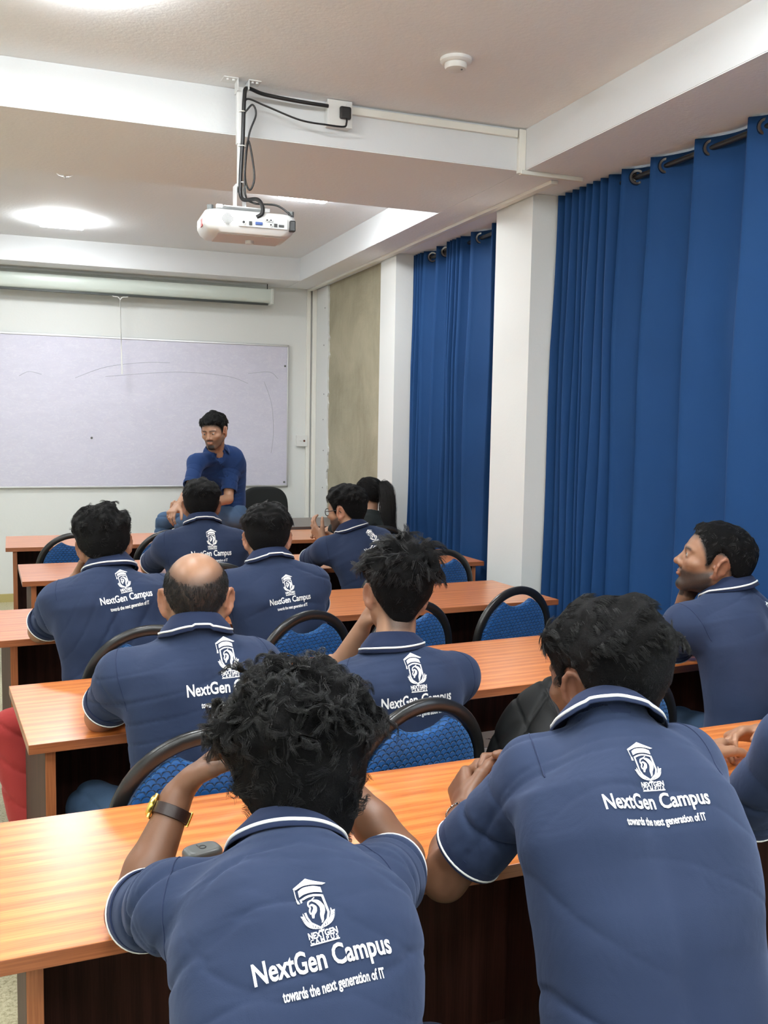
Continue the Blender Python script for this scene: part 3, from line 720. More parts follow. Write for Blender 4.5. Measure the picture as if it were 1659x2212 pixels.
# ---- banquet chair with an oval back
def arch_pts():
    out = []
    for a in np.linspace(-128, 128, 41):
        t = math.radians(a); x = 0.214*math.sin(t); z = 0.668+0.205*math.cos(t) if abs(a) < 90 else 0.668+0.30*math.cos(t)
        out.append((x, z))
    return [(-0.165, 0.44)]+out[0:]+[(0.165, 0.44)]
def chair_parts(root, fab=None):
    AP = arch_pts()
    def back_y(z): return -0.02-(z-0.45)*0.12
    bm = bmesh.new(); tube(bm, [(x, back_y(z), z) for x, z in AP], 0.015, 10, flat=(0.013, 0.0175), up=(0, 1, 0)); from_bm('back_frame', bm, M_BLKM, root, smooth=50)
    F = Field((-0.22, -0.045, 0.44), (0.22, 0.045, 0.88), 0.006)
    X, Y, Z = np.meshgrid(*[F.lo[i]+F.h*np.arange(F.n[i]) for i in range(3)], indexing='ij')
    up = np.sqrt((X/0.196)**2+((Z-0.668)/0.187)**2)-1; dn = np.sqrt((X/0.196)**2+((Z-0.668)/0.29)**2)-1
    d2 = np.where(Z > 0.668, up, dn)*0.17
    cut = 0.075-np.sqrt((X/1.35)**2+(Z-0.884)**2)       # handle opening under the arch
    d2 = np.maximum(d2, cut); d2 = np.maximum(d2, 0.462-Z)
    th = 0.021-0.010*np.clip(1+d2/0.05, 0, 1)**2
    dd = np.maximum(d2+0.004, np.abs(Y)-th)
    q = np.maximum(d2+0.012, 0)**2+np.maximum(np.abs(Y)-th+0.008, 0)**2
    F.v = np.where((d2 > -0.012) & (np.abs(Y) > th-0.008), np.sqrt(q)-0.009, dd).astype(np.float32)
    V, Q = F.mesh(); V = relax(V, Q, 2); V[:, 1] += -0.02-(V[:, 2]-0.45)*0.12
    from_np('back_pad', V, Q, fab or M_FAB, root)
    F = Field((-0.24, -0.04, 0.38), (0.24, 0.44, 0.50), 0.008)
    X, Y, Z = np.meshgrid(*[F.lo[i]+F.h*np.arange(F.n[i]) for i in range(3)], indexing='ij')
    u = np.abs(X)/(0.21-0.03*np.clip((0.2-Y)/0.2, 0, 1)); v = np.abs(Y-0.195)/0.205
    d2 = ((u**5+v**5)**0.2-1)*0.2; zz = np.abs(Z-0.435)-0.026-0.010*np.clip(-d2/0.1, 0, 1)
    F.v = (np.sqrt(np.maximum(d2+0.02, 0)**2+np.maximum(zz+0.02, 0)**2)+np.minimum(np.maximum(d2+0.02, zz+0.02), 0)-0.02).astype(np.float32)
    V, Q = F.mesh(); V = relax(V, Q, 1); from_np('seat', V, Q, fab or M_FAB, root)
    for sx in (-1, 1):
        bm = bmesh.new(); tube(bm, [(sx*0.155, -0.02, 0.45), (sx*0.165, -0.03, 0.40), (sx*0.19, -0.07, 0.0)], 0.0115, 8, flat=(0.0115, 0.0115)); from_bm('leg', bm, M_BLKM, root)
        bm = bmesh.new(); tube(bm, [(sx*0.175, 0.36, 0.41), (sx*0.19, 0.40, 0.0)], 0.0115, 8, flat=(0.0115, 0.0115)); from_bm('leg', bm, M_BLKM, root)
    bm = bmesh.new()
    for sx in (-1, 1): box(bm, (sx*0.17-0.01, -0.02, 0.392), (sx*0.17+0.01, 0.37, 0.412))
    box(bm, (-0.17, -0.03, 0.392), (0.17, -0.01, 0.412)); box(bm, (-0.17, 0.35, 0.392), (0.17, 0.37, 0.412)); from_bm('seat_frame', bm, M_BLKM, root)
CH = 'banquet chairs with blue quilted pads'
chairs = [
 (0.39, 2.12, 0, 'blue quilted chair of the balding man, seen left of the gold watch'),
 (0.90, 2.18, 18, 'blue quilted chair in the middle, behind the man with faded sides'),
 (1.56, 2.24, 18, 'blue quilted chair the black backpack hangs on'),
 (2.24, 2.22, 10, 'blue quilted chair at the right edge beside the man looking up'),
 (0.40, 3.24, 0, 'blue quilted chair of the large curly-haired man'),
 (0.935, 3.33, 24, 'blue quilted chair between the balding man and the hand-on-cheek man, third row'),
 (1.385, 3.42, 20, 'blue quilted chair peeking out right of the faded-haired head'),
 (1.94, 3.60, 18, 'empty blue quilted chair before the white pillar'),
 (0.87, 4.60, 2, 'blue quilted chair hidden behind the balding head'),
 (1.78, 4.55, 14, 'blue quilted chair of the man with glasses'),
 (2.14, 4.80, 14, 'empty blue quilted chair at the right end of the second row'),
 (0.305, 6.02, 0, 'empty blue quilted chair at the far left of the front row'),
 (0.865, 6.05, 2, 'empty blue quilted chair in the front row, left of the man below the lecturer'),
 (1.40, 6.03, 10, 'front row chair mostly hidden behind two seated men'),
 (2.27, 6.03, -4, 'front row chair of the woman with the ponytail'),
 (0.30, 0.84, 0, 'blue chair under the man with the gold watch'),
 (0.84, 0.82, 0, 'blue chair under the man with the silver bracelet'),
 (1.72, 0.98, 6, 'blue chair under the man cut off by the right edge')]
c0 = empty('banquet_chair', (chairs[0][0], chairs[0][1], 0), R_(chairs[0][2]), chairs[0][3], 'chair', CH); chair_parts(c0)
for x, y, a, lab in chairs[1:]: dup(c0, (x, y, 0), R_(a), lab)
# ---- black office chair behind the teacher desk
oc = empty('office_chair', (1.97, 8.10, 0), math.pi, 'black office chair with a rounded back beside the lecturer', 'chair')
F = Field((-0.25, -0.06, 0.52), (0.25, 0.06, 1.03), 0.009); X, Y, Z = np.meshgrid(*[F.lo[i]+F.h*np.arange(F.n[i]) for i in range(3)], indexing='ij')
u = np.abs(X)/0.215; v = np.abs(Z-0.785)/0.225; d2 = ((u**3.2+v**3.2)**(1/3.2)-1)*0.21; zz = np.abs(Y-0.25*X*X)-0.024
F.v = (np.sqrt(np.maximum(d2+0.02, 0)**2+np.maximum(zz+0.02, 0)**2)+np.minimum(np.maximum(d2+0.02, zz+0.02), 0)-0.02).astype(np.float32)
V, Q = F.mesh(); from_np('backrest', V, Q, M_BLKF, oc)
F = Field((-0.26, -0.02, 0.42), (0.26, 0.50, 0.52), 0.010); X, Y, Z = np.meshgrid(*[F.lo[i]+F.h*np.arange(F.n[i]) for i in range(3)], indexing='ij')
u = np.abs(X)/0.24; v = np.abs(Y-0.24)/0.24; d2 = ((u**4+v**4)**0.25-1)*0.24; zz = np.abs(Z-0.47)-0.035
F.v = (np.sqrt(np.maximum(d2+0.03, 0)**2+np.maximum(zz+0.03, 0)**2)+np.minimum(np.maximum(d2+0.03, zz+0.03), 0)-0.03).astype(np.float32)
V, Q = F.mesh(); from_np('seat', V, Q, M_BLKF, oc)
bm = bmesh.new(); tube(bm, [(0, 0.02, 0.62), (0, -0.05, 0.5), (0, 0.05, 0.42), (0, 0.2, 0.43)], 0.012, 8, flat=(0.006, 0.03)); from_bm('back_support', bm, M_BLK, oc)
bm = bmesh.new(); cyl(bm, (0, 0.22, 0.10), (0, 0.22, 0.43), 0.022); from_bm('gas_column', bm, M_BLK, oc)
bm = bmesh.new()
for k in range(5):
    a = 2*math.pi*k/5; tube(bm, [(0, 0.22, 0.11), (0.27*math.sin(a), 0.22+0.27*math.cos(a), 0.065)], [0.022, 0.012], 8)
from_bm('star_base', bm, M_BLK, oc)
for k in range(5):
    a = 2*math.pi*k/5; bm = bmesh.new(); cyl(bm, (0.27*math.sin(a)-0.012, 0.22+0.27*math.cos(a), 0.028), (0.27*math.sin(a)+0.012, 0.22+0.27*math.cos(a), 0.028), 0.028); from_bm('castor', bm, M_BLK, oc)

# ---- earbud case on the near desk
ec = empty('earbud_case', (0.302, 1.698, 0.7505), R_(14), 'small dark grey rounded earbud case on the nearest desk', 'earbud case')
F = Field((-0.045, -0.03, -0.002), (0.045, 0.03, 0.04), 0.002); X, Y, Z = np.meshgrid(*[F.lo[i]+F.h*np.arange(F.n[i]) for i in range(3)], indexing='ij')
u = np.abs(X)/0.036; v = np.abs(Y)/0.025; d2 = ((u**3.4+v**3.4)**(1/3.4)-1)*0.028; zz = np.abs(Z-0.0155)-0.0155
F.v = (np.sqrt(np.maximum(d2+0.009, 0)**2+np.maximum(zz+0.009, 0)**2)+np.minimum(np.maximum(d2+0.009, zz+0.009), 0)-0.009).astype(np.float32)
V, Q = F.mesh(); V = relax(V, Q, 2); from_np('shell', V, Q, simple('grey_green_shell', (0.085, 0.092, 0.088), 0.35), ec)
bm = bmesh.new(); tube(bm, [(0.006*math.cos(a), 0.006*math.sin(a)-0.001, 0.0312) for a in np.linspace(0, 6.283, 20)[:-1]], 0.0011, 6, closed=True)
tube(bm, [(-0.006, 0.012, 0.0312), (-0.006, -0.001, 0.0312)], 0.0011, 6); from_bm('round_logo', bm, M_BLK, ec)
bm = bmesh.new(); box(bm, (-0.008, -0.0262, 0.017), (0.008, -0.0245, 0.0182)); from_bm('seam_line', bm, M_BLK, ec)
# ---- paper with pencil sketches lying on the chair beside the backpack
pp = empty('paper_sheet', (1.48, 2.70, 0.475), R_(4), 'large white sheet with pencil sketches lying beside the backpack', 'paper')
bm = bmesh.new(); box(bm, (-0.30, -0.25, 0), (0.30, 0.27, 0.0015)); from_bm('sheet', bm, M_PAPER, pp)
bm = bmesh.new()
def sk(pts, cl=False): tube(bm, [(x, y, 0.0018) for x, y in [(p[0], p[1]) for p in catmull([(a, b, 0) for a, b in pts], 6, cl)]], 0.0007, 4, closed=cl)
sk([(-0.16, 0.02), (-0.10, 0.10), (0.0, 0.12), (0.06, 0.04), (0.02, -0.06), (-0.08, -0.08), (-0.14, -0.04)], True)
sk([(-0.12, 0.04), (-0.06, 0.04), (-0.06, -0.03), (-0.12, -0.03)], True); sk([(0.03, 0.13), (0.08, 0.16), (0.13, 0.10), (0.10, 0.03)], False)
sk([(-0.09, 0.05), (-0.09, -0.04)]); sk([(-0.13, 0.0), (-0.02, 0.01)])
for i in range(16):
    random.seed(i+40); x, y = random.uniform(-0.26, 0.22), random.uniform(-0.22, 0.24); sk([(x+random.uniform(-0.02, 0.02), y+random.uniform(-0.02, 0.02)) for _ in range(4)])
from_bm('pencil_sketch', bm, M_INK, pp)
# ---- backpack hanging on the chair
bp = empty('backpack', (1.255, 2.17, 0.49), 0, 'black backpack slumped over the chair behind the clasped hands', 'backpack')
F = Field((-0.26, -0.22, -0.12), (0.28, 0.22, 0.52), 0.006)
ax_ = nrmz(np.array([0.52, 0.06, 0.85])); nn_ = nrmz(np.array([-0.55, -0.72, 0.30])); nn_ = nrmz(nn_-ax_*(nn_@ax_)); sd_ = np.cross(ax_, nn_); Rb = np.stack([sd_, nn_, ax_], 1)
c_ = np.array([0.03, 0.0, 0.20]); F.ell(c_, (0.135, 0.085, 0.235), Rb, 0.03); F.ell(c_+nn_*0.055-ax_*0.05, (0.105, 0.055, 0.15), Rb, 0.012)
F.ell(c_-nn_*0.02+sd_*0.02, (0.150, 0.065, 0.215), Rb, 0.02); F.ell(c_+sd_*0.11-ax_*0.08, (0.05, 0.055, 0.12), Rb, 0.015)
V, Q = F.mesh(); N = vnormals(V, Q); loc_ = (V-c_)@Rb
V = V+N*(-0.009*(1-np.abs(np.sin(loc_[:, 0]*34+snoise(V, 7, 4)*0.8)))**5-0.006*(1-np.abs(np.sin(loc_[:, 2]*26+loc_[:, 0]*14+snoise(V, 9, 6))))**5+0.003*snoise(V, 26, 5))[:, None].astype(np.float32)
from_np('bag_body', V, Q, simple('black_nylon', (0.0045, 0.0050, 0.0052), 0.55, 0, 400, 0.3, 0.001, Specular_IOR_Level=0.16), bp)
P_ = lambda a, b, c: tuple(c_+sd_*a+nn_*b+ax_*c)
bm = bmesh.new(); tube(bm, catmull([P_(.10, .02, -.16), P_(.12, .03, -.24), P_(.16, .03, -.34), P_(.10, .02, -.40)], 8), 0.03, 8, flat=(0.004, 0.028)); tube(bm, catmull([P_(-.03, -.02, .22), P_(0, 0, .255), P_(.04, -.02, .22)], 8), 0.02, 8, flat=(0.003, 0.012)); from_bm_split('strap', bm, M_BLKF, bp)
bm = bmesh.new(); tube(bm, catmull([P_(.10, .055, -.14), P_(.09, .088, -.04), P_(.04, .098, .08), P_(-.05, .08, .16)], 8), 0.0045, 6); tube(bm, catmull([P_(.07, .103, -.14), P_(.06, .118, -.05), P_(.0, .115, .03)], 8), 0.004, 6); from_bm_split('zip', bm, M_BLK, bp)
bm = bmesh.new(); tube(bm, [P_(.068, .112, -.10), P_(.072, .116, -.145)], 0.004, 6); from_bm('zip_pull', bm, simple('blue_steel_pull', (0.20, 0.33, 0.55), 0.3, 0.5), bp)
# ================================================================== PEOPLE
def rotm(yaw, pitch=0.0, roll=0.0):
    """columns: right, forward, up.  yaw ccw from +Y, pitch up, roll towards the right (degrees)"""
    y, p, r = math.radians(yaw), math.radians(pitch), math.radians(roll)
    Rz = np.array([[math.cos(y), -math.sin(y), 0], [math.sin(y), math.cos(y), 0], [0, 0, 1]])
    Rx = np.array([[1, 0, 0], [0, math.cos(p), -math.sin(p)], [0, math.sin(p), math.cos(p)]])
    Ry = np.array([[math.cos(r), 0, math.sin(r)], [0, 1, 0], [-math.sin(r), 0, math.cos(r)]])
    return Rz@Rx@Ry

class Torso:
    PROF = [(0.0, .165, .125, 0), (.15, .168, .120, 0), (.35, .164, .112, 0), (.55, .172, .112, 0), (.72, .186, .112, 0), (.84, .178, .100, 0), (.92, .130, .080, 0), (1.0, .062, .060, 0)]
    def __init__(s, P, M, N, rh, rs, S=1.0, wide=1.0, deep=1.0, grow=0.0):
        t = np.linspace(0, 1, 15)[:, None]; P, M, N = map(np.asarray, (P, M, N))
        C = 2*M-0.5*(P+N); s.c = (1-t)**2*P+2*t*(1-t)*C+t*t*N; s.t = t[:, 0]
        s.rh, s.rs = nrmz(rh), nrmz(rs); s.S = S; s.wide = wide; s.deep = deep; s.grow = grow
    def frame(s, t):
        i = min(13, max(0, int(t*14))); c = s.c[i]+(s.c[i+1]-s.c[i])*(t*14-i); T = nrmz(s.c[i+1]-s.c[i])
        r = nrmz(s.rh*(1-t)+s.rs*t); r = nrmz(r-T*(r@T)); return c, r, np.cross(T, r), T
    def local(s, X, Y, Z):
        best = None; bt = np.zeros_like(X); bu = np.zeros_like(X); bw = np.zeros_like(X); be = np.zeros_like(X)
        for i in range(14):
            a, b = s.c[i], s.c[i+1]; ab = b-a; L2 = ab@ab; T = ab/math.sqrt(L2)
            px, py, pz = X-a[0], Y-a[1], Z-a[2]
            tt = (px*ab[0]+py*ab[1]+pz*ab[2])/L2; tc = np.clip(tt, 0, 1)
            qx, qy, qz = px-ab[0]*tc, py-ab[1]*tc, pz-ab[2]*tc; d = qx*qx+qy*qy+qz*qz
            g = s.t[i]+(tc)*(1/14.0)
            r = nrmz(s.rh*(1-s.t[i])+s.rs*s.t[i]); r = nrmz(r-T*(r@T)); w_ = np.cross(T, r)
            u = px*r[0]+py*r[1]+pz*r[2]; w2 = px*w_[0]+py*w_[1]+pz*w_[2]
            e = (tt-tc)*math.sqrt(L2)
            if best is None: best = d; bt, bu, bw, be = g, u, w2, e
            else:
                m = d < best; best = np.where(m, d, best); bt = np.where(m, g, bt); bu = np.where(m, u, bu); bw = np.where(m, w2, bw); be = np.where(m, e, be)
        return bt, bu, bw, be
    def sdf(s, X, Y, Z):
        t, u, w_, e = s.local(X, Y, Z); pr = np.array(s.PROF)
        a = np.interp(t, pr[:, 0], pr[:, 1])*s.S; b = np.interp(t, pr[:, 0], pr[:, 2])*s.S*s.deep
        a = a*np.where(t < 0.9, s.wide, 1+(s.wide-1)*np.clip((1-t)/0.1, 0, 1))+s.grow; b = b+s.grow
        n = 2.35
        blade = 0.012*s.S*np.exp(-((t-0.76)/0.10)**2)*np.exp(-((np.abs(u)-0.085*s.S)/0.045)**2)*(w_ < 0)
        spine = -0.008*s.S*np.exp(-((np.abs(u))/0.022)**2)*np.clip((t-0.1)*3, 0, 1)*np.clip((0.93-t)*8, 0, 1)*(w_ < 0)
        m = ((np.abs(u)/a)**n+(np.abs(w_)/(b+blade+spine))**n)**(1/n)
        d = (m-1)*np.minimum(a, b)
        ee = np.maximum(np.abs(e)-0.01, 0)*(np.abs(e) > 0.01)
        return np.where(d > 0, np.sqrt(d*d+ee*ee), np.maximum(d, ee-0.02))
    def bounds(s, m=0.22):
        return s.c.min(0)-m, s.c.max(0)+m

def hand_caps(F, Wp, d, n, side, curl=(0.5, 0.5, 0.55, 0.6), thumb=0.5, S=1.0, spread=0.05, tcurl=0.3):
    """palm from the wrist along d, palm facing n; side 'L' or 'R'"""
    d = nrmz(d); n = np.asarray(n, float); n = nrmz(n-d*(n@d)); t = np.cross(n, d) if side == 'L' else np.cross(d, n)
    Wp = np.asarray(Wp, float); off = np.array([0.027, 0.009, -0.009, -0.026])*S
    for o in off: F.cap(Wp+t*o*0.55+d*0.01*S, Wp+t*o+d*0.082*S, 0.0155*S, 0.0115*S, 0.012)
    F.cap(Wp-d*0.02, Wp+d*0.02*S, 0.024*S, 0.021*S, 0.015, flat=(n, 0.75))
    L = [(.042, .026, .021), (.046, .029, .022), (.042, .027, .022), (.033, .021, .020)]; tips = []
    for i, o in enumerate(off):
        p = Wp+t*o+d*(0.082-(0.006 if i in (0, 2) else 0.014 if i == 3 else 0))*S; a = 0.0; r = (0.0092 if i < 3 else 0.0082)*S
        c = curl[i]
        for j, ln in enumerate(L[i]):
            a += c*(0.75, 1.15, 0.8)[j]; q = p+(nrmz(d+t*spread*(1.5-i))*math.cos(a)+n*math.sin(a))*ln*S
            F.cap(p, q, r*(1-0.08*j), r*(0.92-0.08*j), 0.004); p = q
        tips.append(p)
    b = Wp+t*0.020*S+d*0.018*S; m = b+(t*(0.55+0.4*thumb)+d*0.75+n*0.35)*0.042*S
    F.cap(b, m, 0.0165*S, 0.0125*S, 0.012)
    td = nrmz(t*(0.15+0.7*thumb-tcurl*0.6)+d*0.85+n*(0.25+tcurl)); m2 = m+td*0.032*S; td2 = nrmz(td+n*tcurl*0.5-t*tcurl*0.5); m3 = m2+td2*0.026*S
    F.cap(m, m2, 0.0115*S, 0.0102*S, 0.005); F.cap(m2, m3, 0.0102*S, 0.0085*S, 0.004)
    return tips

def head_caps(F, H, R, S=1.0, jaw=1.0, beard=0.0):
    """H: midpoint between the ears; R columns right, forward, up"""
    g = lambda x, y, z: H+R@(np.array([x, y, z])*S)
    E = lambda c, rad, k, op='add': F.ell(g(*c), np.array(rad)*S, R, k, op)
    Cp = lambda a, b, ra, rb, k, op='add': F.cap(g(*a), g(*b), ra*S, rb*S, k, op)
    E((0, -0.012, 0.045), (.075, .096, .078), .02)
    E((0, -0.040, 0.020), (.068, .066, .064), .03)
    E((0, .028, .002), (.064, .068, .088), .03)
    E((0, .040, -.045), (.050*jaw, .050, .055), .025)
    for s in (-1, 1):
        Cp((s*.055, .002, -.040), (s*.020*jaw, .066, -.088), .018, .017, .02)
        E((s*.043, .062, -.014), (.022, .022, .018), .015)
        E((s*.031, .097, .010), (.019, .014, .0135), .010, 'cut')
        E((s*.031, .079, .010), (.0145, .0125, .0115), .003)
        Cp((s*.014, .090, .0285), (s*.046, .077, .028), .0075, .006, .010)
        E((s*.0125, .095, -.0265), (.0085, .011, .0085), .006)
    E((0, .074, -.090), (.024, .019, .017), .015)
    Cp((0, .086, .022), (0, .107, -.018), .0075, .0105, .009)
    E((0, .110, -.022), (.0105, .0095, .0095), .007)
    Cp((-.017, .090, -.049), (.017, .090, -.049), .0055, .0055, .005); E((0, .094, -.048), (.014, .007, .0045), .004)
    E((0, .093, -.0585), (.018, .0085, .0060), .004)
    E((0, .101, -.0532), (.022, .004, .0012), .002, 'cut')
    for s in (-1, 1):
        Cp((s*.019, .0895, .0185), (s*.043, .0815, .0165), .0042, .0036, .004); Cp((s*.020, .0885, .0035), (s*.042, .082, .0040), .0036, .0032, .004)
        Cp((s*.020, .0925, .0140), (s*.042, .0845, .0130), .0022, .0020, .002)
    for s in (-1, 1):      # ears
        Re = R@rotm(s*-32, 0, s*10); c = g(s*.079, -.012, -.002)
        F.ell(c, np.array([.0070, .021, .036])*S, Re, .008)
        F.ell(c+Re@np.array([s*.0055, .003, .004])*S, np.array([.0052, .0115, .023])*S, Re, .004, 'cut')
        F.ell(c+Re@np.array([s*.001, .004, -.026])*S, np.array([.0055, .009, .011])*S, Re, .006)
        pts = [c+Re@np.array([s*.0050, .021*math.cos(a)*0.85-0.001, .034*math.sin(a)+.001])*S for a in np.linspace(-0.9, 3.6, 9)]
        for a, b in zip(pts, pts[1:]): F.cap(a, b, .0042*S, .0042*S, .004)
        F.cap(g(s*.072, .004, -.004), g(s*.079, .002, -.008), .005*S, .0035*S, .004)

def bald_d(x, y, z, b): return np.sqrt((x/b[0])**2+((y-b[1])/b[2])**2+((z-b[3])/b[4])**2)
def hair_field(p, st):
    """thickness of the hair at head-local points p (n,3), metres; <=0 means bare skin"""
    x, y, z = p[:, 0], p[:, 1], p[:, 2]
    ang = np.arctan2(y+0.01, np.abs(x)+1e-6)         # +90 front, -90 back
    front = np.clip((y-st.get('fy', 0.030))/0.040, 0, 1); back = np.clip((-y-0.025)/0.055, 0, 1); side = 1-np.maximum(front, back)
    line = st.get('front', .070)*front+st.get('side', .012)*side+st.get('back', -.062)*back    # height of the hair line
    # hair goes round the ear
    earx = np.exp(-(((y+0.005)/0.026)**2))*np.clip((np.abs(x)-0.05)/0.02, 0, 1)
    line = np.maximum(line, st.get('ear', 0.030)*earx+line*(1-earx))
    sb_ = np.exp(-(((y-0.024)/0.010)**2))*np.clip((np.abs(x)-0.048)/0.012, 0, 1)*st.get('burn', 1.0); line = line*(1-sb_)+(-0.014)*sb_
    e = (z-line)
    top = np.clip((z-0.030)/0.055, 0, 1); top = top*top*(3-2*top)
    th = st['t_side']*(1-top)+st['t_top']*top+st.get('t_front', 0)*top*front+st.get('t_back', 0)*back*np.clip((z+0.03)/0.06, 0, 1)
    fade = np.clip(e/st.get('fade', 0.02), 0, 1)
    th = th*fade-0.004*(1-fade)
    if st.get('bald'):
        dd = bald_d(x, y, z, st['bald'])
        m = 1-np.clip((dd-0.85)/0.75, 0, 1); th = th*(1-m)-0.0015*m
    return th, e, top
def cran_d(x, y, z):
    def el(c, r):
        a, b, c_ = (x-c[0])/r[0], (y-c[1])/r[1], (z-c[2])/r[2]; k0 = np.sqrt(a*a+b*b+c_*c_); k1 = np.sqrt((a/r[0])**2+(b/r[1])**2+(c_/r[2])**2); return k0*(k0-1)/np.maximum(k1, 1e-6)
    d1 = el((0, -0.012, 0.045), (.075, .096, .078)); d2 = el((0, -0.040, 0.020), (.068, .066, .064)); d3 = el((0, .028, .002), (.064, .068, .088)); d4 = el((0, -.030, -.050), (.054, .050, .065))
    def sm(a, b, k): h = np.maximum(k-np.abs(a-b), 0)/k; return np.minimum(a, b)-h*h*k*.25
    return sm(sm(sm(d1, d2, .03), d3, .03), d4, .03)

def tubes_np(paths, rad):
    """paths (n, m, 3) -> three-sided tapering tubes"""
    n, m, _ = paths.shape; T = np.gradient(paths, axis=1); T /= np.maximum(1e-9, np.linalg.norm(T, axis=2))[..., None]
    up = np.array([0.31, 0.17, 0.93]); A = np.cross(T, up); A /= np.maximum(1e-6, np.linalg.norm(A, axis=2))[..., None]; B = np.cross(T, A)
    taper = np.linspace(1, 0.25, m)[None, :, None]*rad.reshape(-1, 1, 1)
    rings = [paths+(A*math.cos(a)+B*math.sin(a))*taper for a in (0, 2.094, 4.189)]
    V = np.stack(rings, 2).reshape(-1, 3)
    base = (np.arange(n)[:, None]*m+np.arange(m-1)[None, :])*3; Q = []
    for k in range(3):
        k2 = (k+1) % 3; Q.append(np.stack([base+k, base+k2, base+3+k2, base+3+k], -1).reshape(-1, 4))
    return V, np.concatenate(Q)

def make_hair(parent, O, H, R, S, st, seed, h=0.004, n=3000, mat=None):
    F = Field((-.13, -.16, -.125), (.13, .15, .20), h)
    X, Y, Z = np.meshgrid(*[F.lo[i]+F.h*np.arange(F.n[i]) for i in range(3)], indexing='ij')
    p = np.stack([X.ravel(), Y.ravel(), Z.ravel()], 1); th, e, top = hair_field(p, st)
    lump = st.get('lump', 0.15); cs = st.get('clump', 60)
    nz = snoise(p, cs, seed)*0.6+snoise(p, cs*2.3, seed+1)*0.4
    th = th*(1+lump*nz*(0.35+0.65*top))
    F.v = (cran_d(*p.T)-th).reshape(X.shape).astype(np.float32)
    F.v = np.maximum(F.v, (-st.get('zcut', 0.092)-Z).astype(np.float32))
    V, Q = F.mesh(); V = relax(V, Q, 1, 0.4); N = vnormals(V, Q)
    thv, ev, tv = hair_field(V, st)
    # drop the part that lies inside the head
    keep = (thv > 0.0004); Qk = Q[keep[Q].all(1)]
    rng = np.random.default_rng(seed)
    ok = np.where(thv > 0.0012)[0]; wgt = st.get('wside', 0.6)+tv[ok]; wgt = wgt/wgt.sum(); idx = rng.choice(ok, n, p=wgt)
    ng = st.get('locks', 260); gi_ = rng.choice(ok, ng, p=wgt); G, N0, T0 = V[gi_], N[gi_], tv[gi_]; P0 = V[idx]
    gi = np.concatenate([np.argmin(((P0[k:k+2000, None, :]-G[None])**2).sum(2), 1) for k in range(0, n, 2000)])
    ln = st.get('len', 0.03)*(st.get('lside', 0.45)+(1-st.get('lside', 0.45))*T0)*(0.75+0.5*rng.random(ng)); ln = np.maximum(ln, st.get('minlen', 0.006))
    part = np.array(st.get('comb', (0, 0.7, -0.3))); cr = np.array(st.get('crown', (0.0, -0.055, 0.11)))
    rd = G-cr; rd /= np.linalg.norm(rd, axis=1)[:, None]
    D = rd*st.get('radial', 0.8)+part*T0[:, None]+rng.normal(size=(ng, 3))*st.get('mess', 0.3)
    D = D-N0*(D*N0).sum(1)[:, None]; D /= np.maximum(1e-6, np.linalg.norm(D, axis=1))[:, None]
    lift = st.get('lift', 0.35)*(0.3+0.7*T0)*(0.5+rng.random(ng)); m = st.get('seg', 7); gp = np.zeros((ng, m, 3)); pos = G-N0*0.002; gp[:, 0] = pos
    curl = st.get('curl', 0.0); ph = rng.random(ng)*6.28; fr = st.get('freq', 1.0)*(0.7+0.6*rng.random(ng)); Bn = np.cross(D, N0); gdir = np.array([0, 0, -1.0])@R
    ctr = np.array([0, -0.012, 0.03]); hand = np.where(rng.random(ng) < .5, -1, 1)
    for j in range(1, m):
        t_ = j/(m-1); nn = pos-ctr; nn /= np.linalg.norm(nn, axis=1)[:, None]
        a = ph+hand*fr*t_*6.28
        dd = D+nn*(lift*(1-1.9*t_))[:, None]-nn*np.maximum((D*nn).sum(1), 0)[:, None]*0.5+gdir*st.get('grav', 0.25)*t_+(Bn*np.cos(a)[:, None]+nn*np.sin(a)[:, None]*0.6)*curl
        dd /= np.linalg.norm(dd, axis=1)[:, None]; pos = pos+dd*(ln/(m-1))[:, None]
        gp[:, j] = pos
    tj = np.linspace(0, 1, m)[None, :, None]; off = P0-G[gi]; cl_ = st.get('clumping', 0.55)
    path = gp[gi]+off[:, None, :]*(1-cl_*tj)+rng.normal(size=(n, 1, 3))*0.0012*tj*st.get('frizz', 1.0)
    q = path.reshape(-1, 3); cd = cran_d(*q.T); push = np.maximum(0.0015-cd, 0); out = q-ctr; out /= np.linalg.norm(out, axis=1)[:, None]; path = (q+out*push[:, None]).reshape(path.shape)
    sr = np.full(n, st.get('srad', 0.0006))*(0.6+0.8*rng.random(n))
    V2, Q2 = tubes_np(path, sr)
    if st.get('noshell'): Qk = Qk[:0]
    Vw = np.concatenate([V, V2]); Qw = np.concatenate([Qk, Q2+len(V)]); nb_ = len(Qk)
    used = np.zeros(len(Vw), bool); used[Qw.ravel()] = True; rem = np.cumsum(used)-1; Vw = Vw[used]; Qw = rem[Qw]
    Vw = (Vw*S)@R.T+H-O
    o = from_np('hair', Vw, Qw, [mat or M_HAIR, M_HBASE], parent); mi = np.zeros(len(Qw), np.int32); mi[:nb_] = 1; o.data.polygons.foreach_set('material_index', mi); return o

